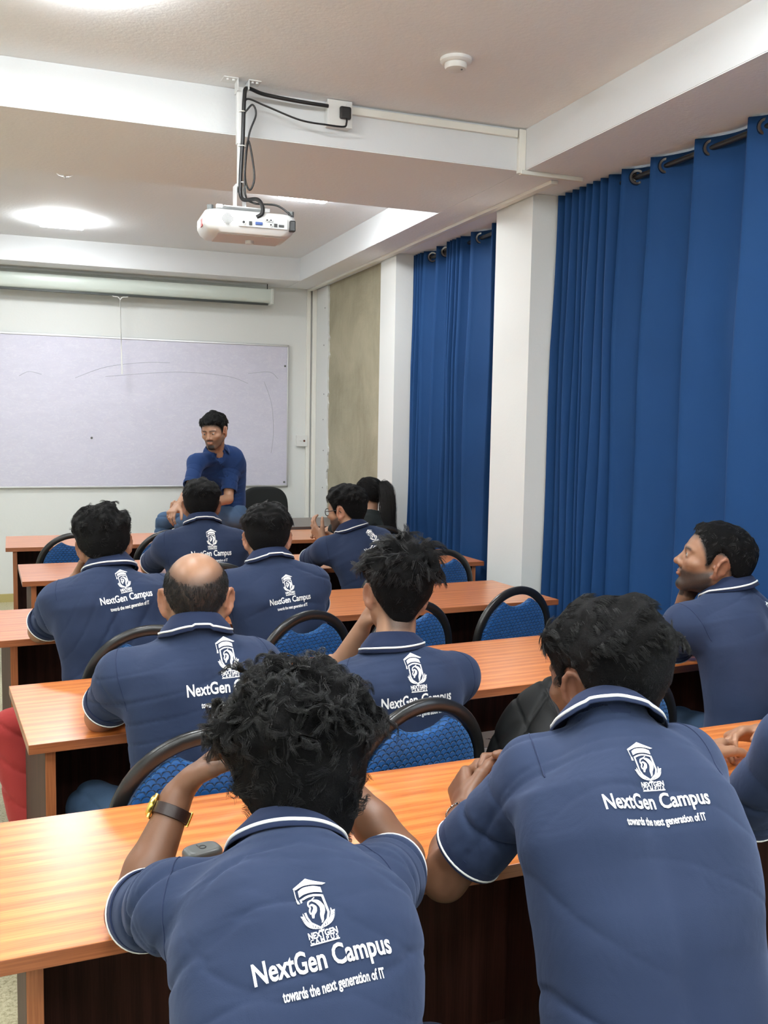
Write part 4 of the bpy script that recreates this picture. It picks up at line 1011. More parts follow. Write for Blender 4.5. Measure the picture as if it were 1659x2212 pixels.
# print on the back: built once as flat outlines in units of the text width
def text_mesh(body, size, bold=0.0, sx=1.0):
    cu = bpy.data.curves.new('t', 'FONT'); cu.body = body; cu.size = size; cu.offset = bold; cu.resolution_u = 3
    o = bpy.data.objects.new('t', cu); COL.objects.link(o); bpy.context.view_layer.update()
    me = bpy.data.meshes.new_from_object(o.evaluated_get(bpy.context.evaluated_depsgraph_get()))
    v = np.array([x.co[:] for x in me.vertices])[:, :2]; f = [tuple(p.vertices) for p in me.polygons]
    bpy.data.objects.remove(o); bpy.data.curves.remove(cu); bpy.data.meshes.remove(me)
    v[:, 0] -= v[:, 0].min(); v[:, 0] *= sx; return v, f
def fit(v, width): v = v.copy(); s = width/v[:, 0].max(); v[:, 0] *= s; return v, s
def build_print():
    V = []; Fc = []
    def addp(v, f):
        b = len(V); V.extend([tuple(p) for p in v]); Fc.extend([tuple(i+b for i in q) for q in f])
    def poly(pts): addp(pts, [tuple(range(len(pts)))])
    def line(pts, w_, closed=False):
        P = [np.array(p, float) for p in pts]; n = len(P); Lf, Rt = [], []
        for i in range(n):
            a = P[(i-1) % n] if (closed or i > 0) else P[i]; b = P[(i+1) % n] if (closed or i < n-1) else P[i]
            t = nrmz(b-a); nn = np.array([-t[1], t[0]]); ww = w_[i] if isinstance(w_, (list, tuple)) else w_
            Lf.append(P[i]+nn*ww/2); Rt.append(P[i]-nn*ww/2)
        v = Lf+Rt; f = [(i, (i+1) % n, n+(i+1) % n, n+i) for i in range(n if closed else n-1)]; addp(v, f)
    def spl(pts, k=5): return [p[:2] for p in catmull([(a, b, 0) for a, b in pts], k)]
    v, f = text_mesh('NextGen Campus', 0.195, 0.0042); v[:, 0] *= 1.0/v[:, 0].max(); addp(v, f)
    v, f = text_mesh('towards the next generation of IT', 0.098, 0.0024); v[:, 0] *= 0.74/v[:, 0].max(); v += np.array([0.16, -0.150]); addp(v, f)
    v, f = text_mesh('NEXTGEN', 0.062, 0.002); v[:, 0] *= 0.21/v[:, 0].max(); v += np.array([0.43, 0.205]); addp(v, f)
    # CAMPUS, small capitals along a bar
    line([(0.43, 0.166), (0.64, 0.166)], 0.010)
    v, f = text_mesh('C A M P U S', 0.040, 0.001); v[:, 0] *= 0.20/v[:, 0].max(); v += np.array([0.435, 0.173]); addp(v, f)
    # shield
    sh = [(0.455, 0.505), (0.455, 0.36), (0.475, 0.315), (0.535, 0.268), (0.595, 0.315), (0.615, 0.36), (0.615, 0.505)]
    line(sh, 0.015); line(spl([(0.455, 0.50), (0.50, 0.518), (0.535, 0.523), (0.57, 0.518), (0.615, 0.50)]), 0.015)
    # cap: band and board
    top = spl([(0.448, 0.565), (0.49, 0.588), (0.535, 0.594), (0.58, 0.588), (0.622, 0.565)]); bot = spl([(0.448, 0.522), (0.49, 0.540), (0.535, 0.545), (0.58, 0.540), (0.622, 0.522)])
    n = len(top); addp(top+bot, [(i, i+1, n+i+1, n+i) for i in range(n-1)])
    t2 = spl([(0.43, 0.575), (0.49, 0.600), (0.535, 0.606), (0.58, 0.600), (0.64, 0.580)]); ap = [(0.41+(0.535-0.41)*i/(n-1)*2 if i < n/2 else 0.535+(0.665-0.535)*(i-(n-1)/2)/((n-1)/2), 0.585+0.075*(1-abs(i-(n-1)/2)/((n-1)/2))) for i in range(n)]
    addp(t2+ap, [(i, i+1, n+i+1, n+i) for i in range(n-1)])
    line([(0.418, 0.585), (0.420, 0.52), (0.424, 0.50)], 0.007); poly([(0.417, 0.50), (0.431, 0.50), (0.434, 0.465), (0.414, 0.465)])
    # horse head with mane
    line(spl([(0.492, 0.375), (0.488, 0.40), (0.500, 0.425), (0.492, 0.445), (0.505, 0.475), (0.535, 0.487)]), 0.012)
    line(spl([(0.500, 0.345), (0.508, 0.375), (0.528, 0.400), (0.535, 0.425), (0.522, 0.445), (0.502, 0.44)]), [0.014, 0.016, 0.018, 0.02, 0.022, 0.024, 0.026, 0.028, 0.03, 0.03, 0.03, 0.028, 0.026, 0.026, 0.026, 0.026, 0.024, 0.022, 0.020, 0.018, 0.018, 0.016, 0.014, 0.012, 0.010, 0.010][:26])
    line(spl([(0.540, 0.485), (0.570, 0.465), (0.585, 0.425), (0.580, 0.385), (0.565, 0.35), (0.560, 0.315), (0.550, 0.30)]), [0.010]+[0.018, 0.022, 0.026, 0.030, 0.034, 0.036, 0.038, 0.038, 0.038, 0.036, 0.036, 0.034, 0.034, 0.034, 0.034, 0.032, 0.032, 0.030, 0.028, 0.026, 0.024, 0.022, 0.020, 0.018, 0.014, 0.012, 0.010, 0.008, 0.006, 0.004])
    line([(0.528, 0.485), (0.560, 0.505)], 0.007)
    # laurel
    for s in (-1, 1):
        c = spl([(0.535, 0.262), (0.535+s*0.055, 0.280), (0.535+s*0.085, 0.315), (0.535+s*0.100, 0.36)], 4)
        line(c, 0.004)
        for q in c[2:]:
            for a in (0.5, -0.6):
                dx, dy = s*math.cos(0.9+a)*0.030, math.sin(0.9+a)*0.030; line([q, (q[0]+dx*0.5, q[1]+dy*0.5), (q[0]+dx, q[1]+dy)], [0.004, 0.010, 0.002])
    line([(0.515, 0.252), (0.555, 0.252)], 0.006); line([(0.535, 0.24), (0.535, 0.268)], 0.006)
    return np.array(V), Fc
PRINT_V, PRINT_F = build_print()

def conform(name, v2, faces, org, ex, ey, inward, bvh, mat, parent, O, off=0.0014):
    out = []; iw = Vector(inward)
    for x, y in v2:
        p = Vector(org+ex*x+ey*y); h = bvh.ray_cast(p-iw*0.25, iw)
        q = h[0]-iw*off+h[1]*off*0.3 if h[0] is not None else p
        if h[0] is not None and h[1].dot(iw) > 0: q = h[0]-iw*off
        out.append(q-Vector(O))
    me = bpy.data.meshes.new(name); me.from_pydata(out, [], faces); me.update(); return link(name, me, mat, parent)

def ring_path(c, axis, r, n=40, squash=None):
    axis = nrmz(axis); a = np.cross(axis, (0, 0, 1.0)); a = nrmz(a) if np.linalg.norm(a) > 0.05 else np.array([1.0, 0, 0]); b = np.cross(axis, a)
    return [c+(a*math.cos(t)+b*math.sin(t))*r for t in np.linspace(0, 2*math.pi, n+1)[:-1]]

def person(d):
    S = d.get('S', 1.0); A = lambda k: np.asarray(d[k], float)
    P, M, N, H = A('P'), A('M'), A('N'), A('H'); R = rotm(*d['hrot']); hS = d.get('hS', S)
    SL, SR, EL, ER, WL, WR = [A(k) for k in ('SL', 'SR', 'EL', 'ER', 'WL', 'WR')]
    rs = SR-SL; rh = rotm(d.get('hyaw', 0))[:, 0]; O = np.array([P[0], P[1], 0.0]); vox = d.get('vox', 0.005)
    T = Torso(P, M, N, rh, rs, S, d.get('wide', 1.0), d.get('deep', 1.0), -0.016)
    pts = np.array([P, M, N, H, SL, SR, EL, ER, WL, WR, A('KL'), A('KR'), A('AL'), A('AR')])
    lo, hi = pts.min(0)-0.20, pts.max(0)+0.20; lo[2] = max(0.0, lo[2])
    F = Field(lo, hi, vox)
    F.apply(T.sdf, *T.bounds(), k=0.02)
    up0 = nrmz(N-M); fwd = nrmz(np.cross(up0, rs)); ao = d.get('arm', 1.0)*S
    for s_, e_, w_ in ((SL, EL, WL), (SR, ER, WR)):
        F.cap(N+(s_-N)*0.25-np.array([0, 0, .03]), s_, 0.036*S, 0.044*S, 0.03)
        F.cap(s_, e_, 0.044*ao, 0.039*ao, 0.02); F.cap(e_, e_+(w_-e_)*0.35, 0.040*ao, 0.040*ao, 0.012); F.cap(e_+(w_-e_)*0.35, w_, 0.040*ao, 0.0255*ao, 0.012)
    hb = H+R@(np.array([0, -0.022, -0.045])*hS)
    nt = N-nrmz(N-M)*0.02; F.cap(nt, hb, 0.060*S*d.get('neck', 1), 0.056*S*d.get('neck', 1), 0.035)
    head_caps(F, H, R, hS, d.get('jaw', 1.0))
    hp = {'L': (WL, EL), 'R': (WR, ER)}
    for sd in 'LR':
        q = d['hand'+sd]; w_, e_ = hp[sd]; dd = q.get('d'); dd = nrmz(w_-e_) if dd is None else dd
        hand_caps(F, w_+nrmz(w_-e_)*0.012, dd, q['n'], sd, q.get('curl', (0.5, 0.5, 0.55, 0.6)), q.get('thumb', 0.5), hS*q.get('S', 1.0), q.get('spread', 0.05), q.get('tcurl', 0.3))
    KL, KR, AL, AR = A('KL'), A('KR'), A('AL'), A('AR'); rt = rh*0.085*S
    for hp_, k_, a_ in ((P-rt, KL, AL), (P+rt, KR, AR)):
        F.cap(hp_, k_, 0.070*S, 0.048*S, 0.03); F.cap(k_, a_, 0.048*S, 0.034*S, 0.02)
    V, Q = F.mesh()
    if vox > 0.0042: V = relax(V, Q, 1, 0.3)
    body = from_np('person', V-O, Q, d['skin'], None, O)
    tag(body, d['label'], 'person', None)
    # pigment: stubble, beard, brows, shaved scalp
    L = ((V-H)@R)/hS; st = d['hair']; x, y, z = L.T
    near = (np.abs(x) < .12) & (np.abs(y) < .14) & (z > -.13) & (z < .16)
    pig = np.zeros(len(V)); th, e, top = hair_field(L, st)
    ear = (np.abs(x) > 0.074) & (z < 0.036) & (z > -0.04) & (np.abs(y+0.012) < 0.03)
    sc = np.clip((e+0.012)/0.022, 0, 1)*d.get('scalp', 0.9); sc = np.where(z < -0.09, 0, sc)
    if st.get('bald'):
        dd = bald_d(x, y, z, st['bald']); sc *= np.clip((dd-0.70)/0.65, 0, 1)**1.2
    pig = np.maximum(pig, sc)
    brow = np.exp(-(((z-.030+0.12*(np.abs(np.abs(x)-.028)))/.0048)**2))*np.clip((np.abs(x)-.009)/.004, 0, 1)*np.clip((.052-np.abs(x))/.008, 0, 1)*(y > .05)
    pig = np.maximum(pig, brow*0.92)
    bd = d.get('beard', 0.0)
    if bd > 0:
        line = -0.030+0.020*np.clip((0.055-y)/0.05, 0, 1)+0.0*x
        cheek = np.clip((line-z)/0.014, 0, 1)*np.clip((y+0.012)/0.018, 0, 1)
        must = np.exp(-(((z+.039)/.0065)**2))*np.clip((.030-np.abs(x))/.008, 0, 1)*(y > .07)
        lip = np.exp(-(((z+.0535)/.008)**2))*np.clip((.021-np.abs(x))/.006, 0, 1)*(y > .08)
        m = np.maximum(cheek*d.get('cheek', 1.0), must*1.0); chin = np.clip((-.066-z)/.008, 0, 1)*np.clip((.034-np.abs(x))/.012, 0, 1)*(y > .05); m = np.maximum(m, chin)
        under = np.clip((-.088-z)/0.015, 0, 1)*(y < 0.055); m = m*(1-0.5*under)
        pig = np.maximum(pig, bd*m*(1-lip*0.95))
    pig = np.where(near & ~ear, pig, 0)
    lipc = np.where(near, np.exp(-(((z+.0535)/.007)**2))*np.clip((.020-np.abs(x))/.006, 0, 1)*(y > .085), 0)
    earc = np.where(near & (np.abs(x) > .072) & (np.abs(z) < .04) & (y < 0.02), 0.5, 0)
    ca = body.data.color_attributes.new('pig', 'FLOAT_COLOR', 'POINT'); c = np.zeros((len(V), 4), np.float32); c[:, 0] = pig; c[:, 1] = np.maximum(lipc, earc); c[:, 3] = 1
    ca.data.foreach_set('color', c.ravel())
    make_hair(body, O, H, R, hS, st, d['seed'], d.get('hvox', 0.005), d.get('strands', 2500), d.get('hmat'))
    if d.get('face'):
        for s in (-1, 1):
            bm = bmesh.new(); c_ = H+R@(np.array([s*.031, .0800, .0095])*hS)-O; g_ = R@nrmz(np.array(d.get('gaze', (0, 1, -0.1))))
            sph(bm, c_, 0.0124*hS, 16); from_bm('eyeball', bm, M_EYE, body, smooth=180)
            bm = bmesh.new(); sph(bm, c_+g_*0.0075*hS, 0.0058*hS, 12); from_bm('iris', bm, M_IRIS, body, smooth=180)
    # ---------------- shirt
    top_mat = d.get('shirt', M_SHIRT)
    T2 = Torso(P, M, N, rh, rs, S, d.get('wide', 1.0), d.get('deep', 1.0), 0.006)
    F = Field(np.minimum(T2.bounds()[0], np.minimum(SL, SR)-0.32*S), np.maximum(T2.bounds()[1], np.maximum(SL, SR)+0.32*S), d.get('svox', vox))
    F.apply(T2.sdf, *T2.bounds(), k=0.02)
    cuffs = []
    for s_, e_ in ((SL, EL), (SR, ER)):
        F.cap(N+(s_-N)*0.22-np.array([0, 0, .024]), s_, 0.050*S, 0.058*ao, 0.06)
        ax = nrmz(e_-s_); hl = d.get('sleeve', 0.74); hem = s_+(e_-s_)*hl
        F.cap(s_, s_+(e_-s_)*(hl-0.02), 0.060*ao, 0.0625*ao, 0.05)
        b0 = hem+ax*0.09
        def slab(X, Y, Z, h_=hem, a_=ax):      # cut the sleeve end flat
            px, py, pz = X-h_[0], Y-h_[1], Z-h_[2]; q = px*a_[0]+py*a_[1]+pz*a_[2]; rr_ = np.sqrt(np.maximum(px*px+py*py+pz*pz-q*q, 0)); return np.maximum(np.maximum(-q, q-0.12), rr_-0.10)
        F.apply(slab, hem-0.13, hem+0.15, 0.004, 'cut')
        F.cap(hem-ax*0.022, hem+ax*0.05, 0.052*ao, 0.056*ao, 0.004, 'cut')
        cuffs.append((hem, ax, 0.0632*ao))
    F.cap(N+(H-N)*0.28, N+(H-N)*0.9, 0.062*S, 0.065*S, 0.01, 'cut')
    if d.get('vneck'): F.cap(N+fwd*0.085*S+up0*0.01, N+fwd*0.115*S-up0*0.055*S, 0.040*S, 0.010*S, 0.006, 'cut')
    V, Q = F.mesh(); V = relax(V, Q, 2 if vox > 0.004 else 3, 0.4); Nn = vnormals(V, Q)
    t, u, w_, e = T2.local(*[V[:, i].astype(float) for i in range(3)])
    fa = d.get('fold', 1.0); sd = d['seed']*13
    wp = snoise(V, 8, sd)*1.3; wp2 = snoise(V, 10, sd+1)*1.3
    def crease(q, sharp=5): return (1-np.abs(np.sin(q)))**sharp
    mk = lambda k, i: np.clip(-0.10+0.62*snoise(V, k, sd+i), 0, 1)
    f1 = crease(34*t*0.55+9*np.abs(u)/S*1.6+wp*1.3)*mk(6, 3)*np.exp(-((t-0.82)/0.22)**2)
    f2 = crease(22*t+14*u/S+wp2*1.6, 4)*mk(5, 5)*np.exp(-((t-0.35)/0.30)**2)
    f3 = crease(15*t-19*u/S+wp*1.8, 5)*mk(5, 7)*np.clip(1-np.abs(t-0.55)*1.4, 0, 1)
    disp = -(0.0095*f1+0.0095*f2+0.006*f3)*fa+0.0035*snoise(V, 13, sd+9)*fa*0.6+0.0012*snoise(V, 34, sd+10)*fa
    disp = np.maximum(disp, -0.011)
    for (hc, ax, r_) in cuffs:
        q = (V-hc)@ax; near_ = np.clip(1-np.abs(q)/0.03, 0, 1); rad = np.linalg.norm((V-hc)-q[:, None]*ax, axis=1); disp = np.where((np.abs(q) < 0.03) & (rad < 0.08), disp*(1-near_), disp)
        sl_ = np.clip((q+0.17)/0.06, 0, 1)*np.clip(-q/0.03, 0, 1)*(rad < 0.09)
        disp = disp-0.006*fa*sl_*crease(q*52+rad*0+snoise(V, 12, sd+21)*1.5, 4)
        sm_ = np.exp(-((q+0.155*S/1.0*d.get('seam', 1.0))/0.0035)**2)*(rad < 0.085); disp = disp-0.0018*sm_
    V = V+Nn*disp[:, None].astype(np.float32)
    shirt = from_np('shirt', V-O, Q, top_mat, body)
    bvh = BVHTree.FromPolygons([tuple(map(float, p)) for p in V], [tuple(map(int, q)) for q in Q])
    for hc, ax, r_ in cuffs:
        bm = bmesh.new()
        if d.get('piping', True):
            tube(bm, [p-O for p in ring_path(hc-ax*0.004, ax, r_*1.003)], 0.0022*S, 6, closed=True); from_bm('sleeve_piping', bm, M_PIPE, shirt, smooth=80); bm = bmesh.new()
        a_ = nrmz(np.cross(ax, (0.1, 0.2, 1))); b_ = np.cross(ax, a_); Mx = Matrix(((a_[0], b_[0], ax[0], hc[0]-O[0]), (a_[1], b_[1], ax[1], hc[1]-O[1]), (a_[2], b_[2], ax[2], hc[2]-O[2]), (0, 0, 0, 1)))
        lathe(bm, [(r_*0.97, -0.024), (r_*1.012, -0.023), (r_*1.008, -0.002), (r_*0.99, 0.003), (r_*0.93, 0.002), (r_*0.90, -0.008)], 40, Mx)
        for f in bm.faces[:]:
            if len(f.verts) > 4: bm.faces.remove(f)
        from_bm('cuff', bm, M_COLLAR if d.get('piping', True) else top_mat, shirt, smooth=60)
    for (s_, e_, sg) in ((SL, EL, -1), (SR, ER, 1)):      # armhole seams
        if not d.get('seams', True): break
        ax = nrmz(e_-s_); n_ = nrmz(nrmz(rs)*sg*0.85+ax*0.45); c0_ = s_-nrmz(rs)*sg*0.012*S-up0*0.012; run = []; pts_ = []
        a_ = nrmz(np.cross(n_, (0.13, 0.21, 1))); b_ = np.cross(n_, a_)
        for q in np.linspace(0, 2*math.pi, 73):
            dv = a_*math.cos(q)+b_*math.sin(q); h = bvh.ray_cast(Vector(c0_), Vector(dv), 0.115*S); ok_ = False
            if h[0] is not None:
                hp_ = np.array(h[0])+dv*0.0002
                if not pts_ or np.linalg.norm(hp_-pts_[-1]) < 0.022*S: pts_.append(hp_); ok_ = True
            if not ok_ and pts_: run.append(pts_); pts_ = []
        if pts_: run.append(pts_)
        run = [r2 for r2 in run if len(r2) > 8]
        if run:
            bm = bmesh.new(); r2 = max(run, key=len); tube(bm, [p-O for p in catmull(r2[::2], 3)], 0.0013*S, 5); from_bm('sleeve_seam', bm, M_COLLAR if d.get('piping', True) else top_mat, shirt, smooth=80)
    # ---------------- collar
    up = nrmz(nrmz(N-M)*0.6+nrmz(H-N)*0.7); Fw = nrmz(np.cross(up, rs)); Rt = np.cross(Fw, up)
    cN = N+up*0.012*S; n = 64; rings = [[], [], [], [], []]; pl = []
    open_ = d.get('collar_open', 24)
    LZ = []
    for i in range(n+1):
        a = math.radians(90+open_)+math.radians(360-2*open_)*i/n; ca, sa = math.cos(a), math.sin(a); dirv = Rt*ca+Fw*sa; fr_ = max(0, sa)
        p0 = cN+dirv*(0.088+0.012*fr_+0.006*abs(ca))*S*d.get('cw', 1.0); hz = (0.036-0.010*fr_)*S
        h = bvh.ray_cast(Vector(p0+up*0.09), Vector(-up), 0.2); z_ = -0.008*S
        if h[0] is not None: z_ = max(min(float((np.array(h[0])-p0)@up)+0.004, hz-0.024*S), -0.022*S)
        LZ.append(z_)
    LZ = np.array(LZ); LS = np.pad(LZ, 7, mode='edge'); LZ = np.maximum(np.convolve(LS, np.ones(15)/15, 'valid'), LZ-0.003)
    for i in range(n+1):
        a = math.radians(90+open_)+math.radians(360-2*open_)*i/n; ca, sa = math.cos(a), math.sin(a)
        dirv = Rt*ca+Fw*sa; fr_ = max(0, sa)
        ri, ro = 0.0615*S, 0.0655*S; hz = (0.036-0.010*fr_)*S
        tp = cN+dirv*(ro-0.001)*(1+0.04*fr_)+up*hz
        low_r = (0.088+0.012*fr_+0.006*abs(ca))*S*d.get('cw', 1.0); p0 = cN+dirv*low_r
        h = bvh.ray_cast(Vector(p0+up*0.09), Vector(-up), 0.2)
        lowz = -0.008*S
        if h[0] is not None: lowz = max(min(float((np.array(h[0])-p0)@up)+0.004, hz-0.024*S), -0.030*S)
        lowz = float(LZ[i])
        lp = p0+up*lowz
        rings[0].append(cN+dirv*ri+up*(-0.012*S)); rings[1].append(cN+dirv*(ri+0.0005)+up*(hz-0.003*S)); rings[2].append(tp+up*0.002)
        mid = tp*0.45+lp*0.55+dirv*0.004*S+up*0.002; rings[3].append(mid); rings[4].append(lp)
        pl.append(tp*0.20+lp*0.80+dirv*0.0032*S+up*0.0016)
    bm = bmesh.new(); RV = [[bm.verts.new(p-O) for p in r] for r in rings]
    for a, b in zip(RV, RV[1:]):
        for i in range(n): bm.faces.new((a[i], a[i+1], b[i+1], b[i]))
    bmesh.ops.recalc_face_normals(bm, faces=bm.faces)
    if d.get('collar', True):
        co = from_bm('collar', bm, M_COLLAR if d.get('piping', True) else top_mat, shirt, smooth=75); md = co.modifiers.new('s', 'SOLIDIFY'); md.thickness = 0.0022; md.offset = 0
        if d.get('piping', True):
            bm = bmesh.new(); tube(bm, [p-O for p in pl[3:-3]], 0.003*S, 8, flat=(0.0028*S, 0.0026*S), up=tuple(up)); from_bm('collar_piping', bm, M_PIPE, shirt, smooth=80)
    else: bm.free()
    # ---------------- print on the back
    if d.get('print', True):
        c_, r_, f_, T_ = T2.frame(d.get('pt', 0.80)); pL = d.get('pL', 0.165); ex = r_*pL; ey = T_*pL
        po = d.get('po', (-0.5, -0.25)); tl = math.radians(d.get('ptilt', 0)); ex, ey = ex*math.cos(tl)+ey*math.sin(tl), ey*math.cos(tl)-ex*math.sin(tl)
        org = c_+ex*po[0]+ey*po[1]
        conform('print', PRINT_V, PRINT_F, org, ex, ey, f_, bvh, M_PRINT, shirt, O)
    # ---------------- trousers and shoes
    F = Field(np.minimum.reduce([P-0.25, KL-0.15, KR-0.15, AL-0.12, AR-0.12]), np.maximum.reduce([P+0.25, KL+0.15, KR+0.15, AL+0.12, AR+0.12]), 0.008)
    F.cap(P-rt*1.1, P+rt*1.1, 0.115*S, 0.115*S, 0.04)
    for hp_, k_, a_ in ((P-rt, KL, AL), (P+rt, KR, AR)):
        F.cap(hp_, k_, 0.088*S, 0.066*S, 0.04); F.cap(k_, a_, 0.066*S, 0.052*S, 0.02)
    V, Q = F.mesh(); Nn = vnormals(V, Q); V = V+Nn*(-0.008*crease(V[:, 2]*24+V[:, 0]*15+snoise(V, 8, sd+31)*1.6, 4)+0.003*snoise(V, 14, sd+33))[:, None].astype(np.float32)
    from_np('trousers', V-O, Q, d.get('pants', M_DARKT), body)
    for a_, k_ in ((AL, KL), (AR, KR)):
        fd = np.array([k_[0]-P[0], k_[1]-P[1], 0.0]); fd = nrmz(fd)
        F = Field(a_-0.24, a_+0.24, 0.009); g0 = np.array([a_[0], a_[1], 0.045]); F.cap(g0-fd*0.05, g0+fd*0.06, 0.040, 0.042, 0.02); F.cap(g0+fd*0.06-np.array([0, 0, .010]), g0+fd*0.16-np.array([0, 0, .012]), 0.042, 0.030, 0.03); F.cap(g0, a_+np.array([0, 0, .03]), 0.042, 0.042, 0.03)
        F.v = np.maximum(F.v, (0.002-(F.lo[2]+F.h*np.arange(F.n[2], dtype=np.float32)))[None, None, :]); V, Q = F.mesh(); from_np('shoe', V-O, Q, M_BLK, body)
    return dict(body=body, shirt=shirt, O=O, T=T2, bvh=bvh, H=H, R=R, N=N, up=up, Fw=Fw, Rt=Rt, S=S, hS=hS)
# ------------------------------------------------------------------ who sits where
SK1 = skin_mat('skin_brown', (0.235, 0.115, 0.065)); SK2 = skin_mat('skin_light_brown', (0.36, 0.195, 0.12)); SK3 = skin_mat('skin_deep_brown', (0.17, 0.080, 0.045)); SK4 = skin_mat('skin_tan', (0.30, 0.155, 0.09))
v3 = lambda *a: np.array(a, float)
H_CURLY = dict(zcut=.118, t_side=.025, t_top=.044, t_front=.01, front=.050, back=-.105, side=.0, ear=.036, fade=.012, lump=.30, clump=75, len=.045, lside=.75, wside=1.2, minlen=.016, mess=.8, radial=.6, comb=(0, .3, -.2), lift=.35, curl=.75, freq=1.1, grav=.3, locks=1100, seg=10, srad=.00045, clumping=.6)
H_SHORT = dict(t_side=.011, t_top=.026, front=.066, back=-.062, side=.006, ear=.034, fade=.022, lump=.18, clump=80, len=.028, minlen=.010, mess=.35, radial=.8, comb=(0, .6, -.2), lift=.22, curl=.25, freq=.8, grav=.2, locks=220, seg=6, srad=.0007)
H_FADE = dict(H_SHORT, t_side=.006, t_top=.038, t_back=.004, side=.030, back=-.060, ear=.045, fade=.035, len=.045, mess=.55, radial=.7, lump=.25)
def mod(a, **k): return dict(a, **k)

PEOPLE = []
def add(**k): PEOPLE.append(k)
# 1  nearest man, left of centre
add(key='near', label='nearest man in navy polo, thick curly black hair, gold watch, hand at his forehead', seed=11, S=.97, hS=1.03, vox=.0034, svox=.0045, hvox=.0035,
    P=v3(.29, .98, .53), M=v3(.315, 1.09, .78), N=W(620, 1850, 1.31), H=W(646, 1674, 1.42), hrot=(-8, -13, -3), hyaw=-2,
    SL=W(372, 1956, 1.31), SR=W(800, 1928, 1.30), EL=W(280, 1972, 1.50), WL=W(388, 1715, 1.575), ER=v3(.62, 1.50, .80), WR=v3(.50, 1.62, .95),
    handL=dict(d=v3(.80, .15, .62), n=v3(.55, -.35, -.6), curl=(.35, .35, .4, .5), thumb=.7, tcurl=.2), handR=dict(d=v3(-.45, -.1, .8), n=v3(-.3, -.8, -.2), curl=(.7, .7, .7, .8)),
    KL=v3(.18, 1.42, .50), KR=v3(.44, 1.42, .50), AL=v3(.16, 1.42, .09), AR=v3(.46, 1.45, .09), skin=SK3, hair=mod(H_CURLY, t_top=.048), strands=22000, sleeve=.62, wide=.93, pt=.62, pL=.178, po=(-.42, -.02), ptilt=11, cw=1.0, hmat=None, fold=1.7, arm=.96)
# 2  right-hand man
add(key='right', label='man in navy polo at lower right, wavy black hair, silver bracelet, clasped hands', seed=23, S=1.0, hS=1.03, vox=.0036, svox=.0045, hvox=.0038,
    P=v3(.79, .98, .52), M=v3(.848, 1.10, .80), N=W(1318, 1585, 1.30), H=W(1306, 1475, 1.40), hrot=(10, -10, -2), hyaw=-6,
    SL=W(1158, 1672, 1.34), SR=W(1468, 1664, 1.28), EL=W(960, 1895, 1.46), WL=W(1003, 1752, 1.66), ER=v3(1.25, 1.52, .80), WR=v3(1.02, 1.72, .815),
    handL=dict(d=v3(.25, .85, .28), n=v3(.85, -.2, -.4), curl=(.9, .9, .9, .9), thumb=.6, S=1.0), handR=dict(d=v3(-.75, .45, .30), n=v3(-.35, -.75, -.45), curl=(.8, .85, .9, .95), thumb=.6, spread=.03),
    KL=v3(.62, 1.36, .50), KR=v3(1.02, 1.42, .50), AL=v3(.60, 1.36, .09), AR=v3(1.05, 1.45, .09), skin=SK3, beard=.6, cheek=.8, scalp=.92,
    hair=mod(H_SHORT, t_side=.007, t_top=.024, t_front=-.004, t_back=.012, front=.074, side=.008, back=-.080, ear=.030, lump=.24, clump=55, len=.030, minlen=.010, mess=.22, radial=.6, comb=(.5, -.8, -.1), curl=.30, freq=.8, lift=.08, locks=1400, seg=9, srad=.00042, lside=.5, wside=.8), strands=22000,
    sleeve=.74, wide=.94, pt=.76, po=(-.49, .05), pL=.165, ptilt=3, fold=1.7)
# 3  man cut by the right edge
add(key='edge', label='man cut off by the right edge, navy sleeve and two hands fidgeting over the desk', seed=31, S=1.0, vox=.0046, svox=.006,
    P=v3(1.76, 1.13, .52), M=v3(1.74, 1.15, .76), N=v3(1.70, 1.27, 1.0), H=v3(1.72, 1.34, 1.16), hrot=(0, -8, 0), hyaw=4,
    SL=W(1722, 1610, 1.33), SR=v3(1.93, 1.34, .95), EL=W(1584, 1790, 1.50), WL=v3(1.47, 1.74, .80), ER=v3(2.00, 1.60, .80), WR=W(1652, 1586, 1.84),
    handL=dict(d=v3(.75, .6, .1), n=v3(.3, -.3, -.9), curl=(.5, .6, .7, .7)), handR=dict(d=v3(-.95, -.05, .12), n=v3(-.1, -.55, -.8), curl=(.55, .65, .75, .8), thumb=.35, tcurl=.1),
    KL=v3(1.52, 1.42, .50), KR=v3(1.90, 1.50, .50), AL=v3(1.50, 1.42, .09), AR=v3(1.92, 1.52, .09), skin=SK4, hair=H_SHORT, strands=1500, pants=M_JEANL, sleeve=.80)
# 4  balding man
add(key='bald', label='balding man in navy polo, shiny bare crown, left elbow on the third desk', seed=41, S=1.0, hS=1.02, vox=.0045, svox=.005,
    P=v3(.42, 2.34, .53), M=v3(.42, 2.35, .78), N=W(424, 1376, 2.40), H=W(424, 1300, 2.46), hrot=(-10, -14, 0), hyaw=0,
    SL=W(268, 1462, 2.42), SR=W(548, 1435, 2.42), EL=W(218, 1548, 2.55), WL=v3(.36, 2.74, .79), ER=v3(.70, 2.66, .80), WR=v3(.48, 2.80, .80),
    handL=dict(n=v3(0, 0, -1)), handR=dict(n=v3(0, 0, -1)), KL=v3(.17, 2.66, .50), KR=v3(.52, 2.78, .50), AL=v3(.22, 2.75, .09), AR=v3(.53, 2.80, .09), skin=SK4, pants=M_JEANS, beard=.85,
    hair=mod(H_SHORT, noshell=True, wside=1.0, t_side=.004, t_top=.005, back=-.070, fade=.03, lump=.1, bald=(.060, -.062, .080, .100, .062), len=.018, minlen=.007, lift=.08, mess=.2, locks=500, clumping=.3, comb=(0, -.2, -.6), srad=.0004), strands=12000, sleeve=.72, pt=.80, po=(-.26, -.22), pL=.205, fold=.9, wide=1.06)
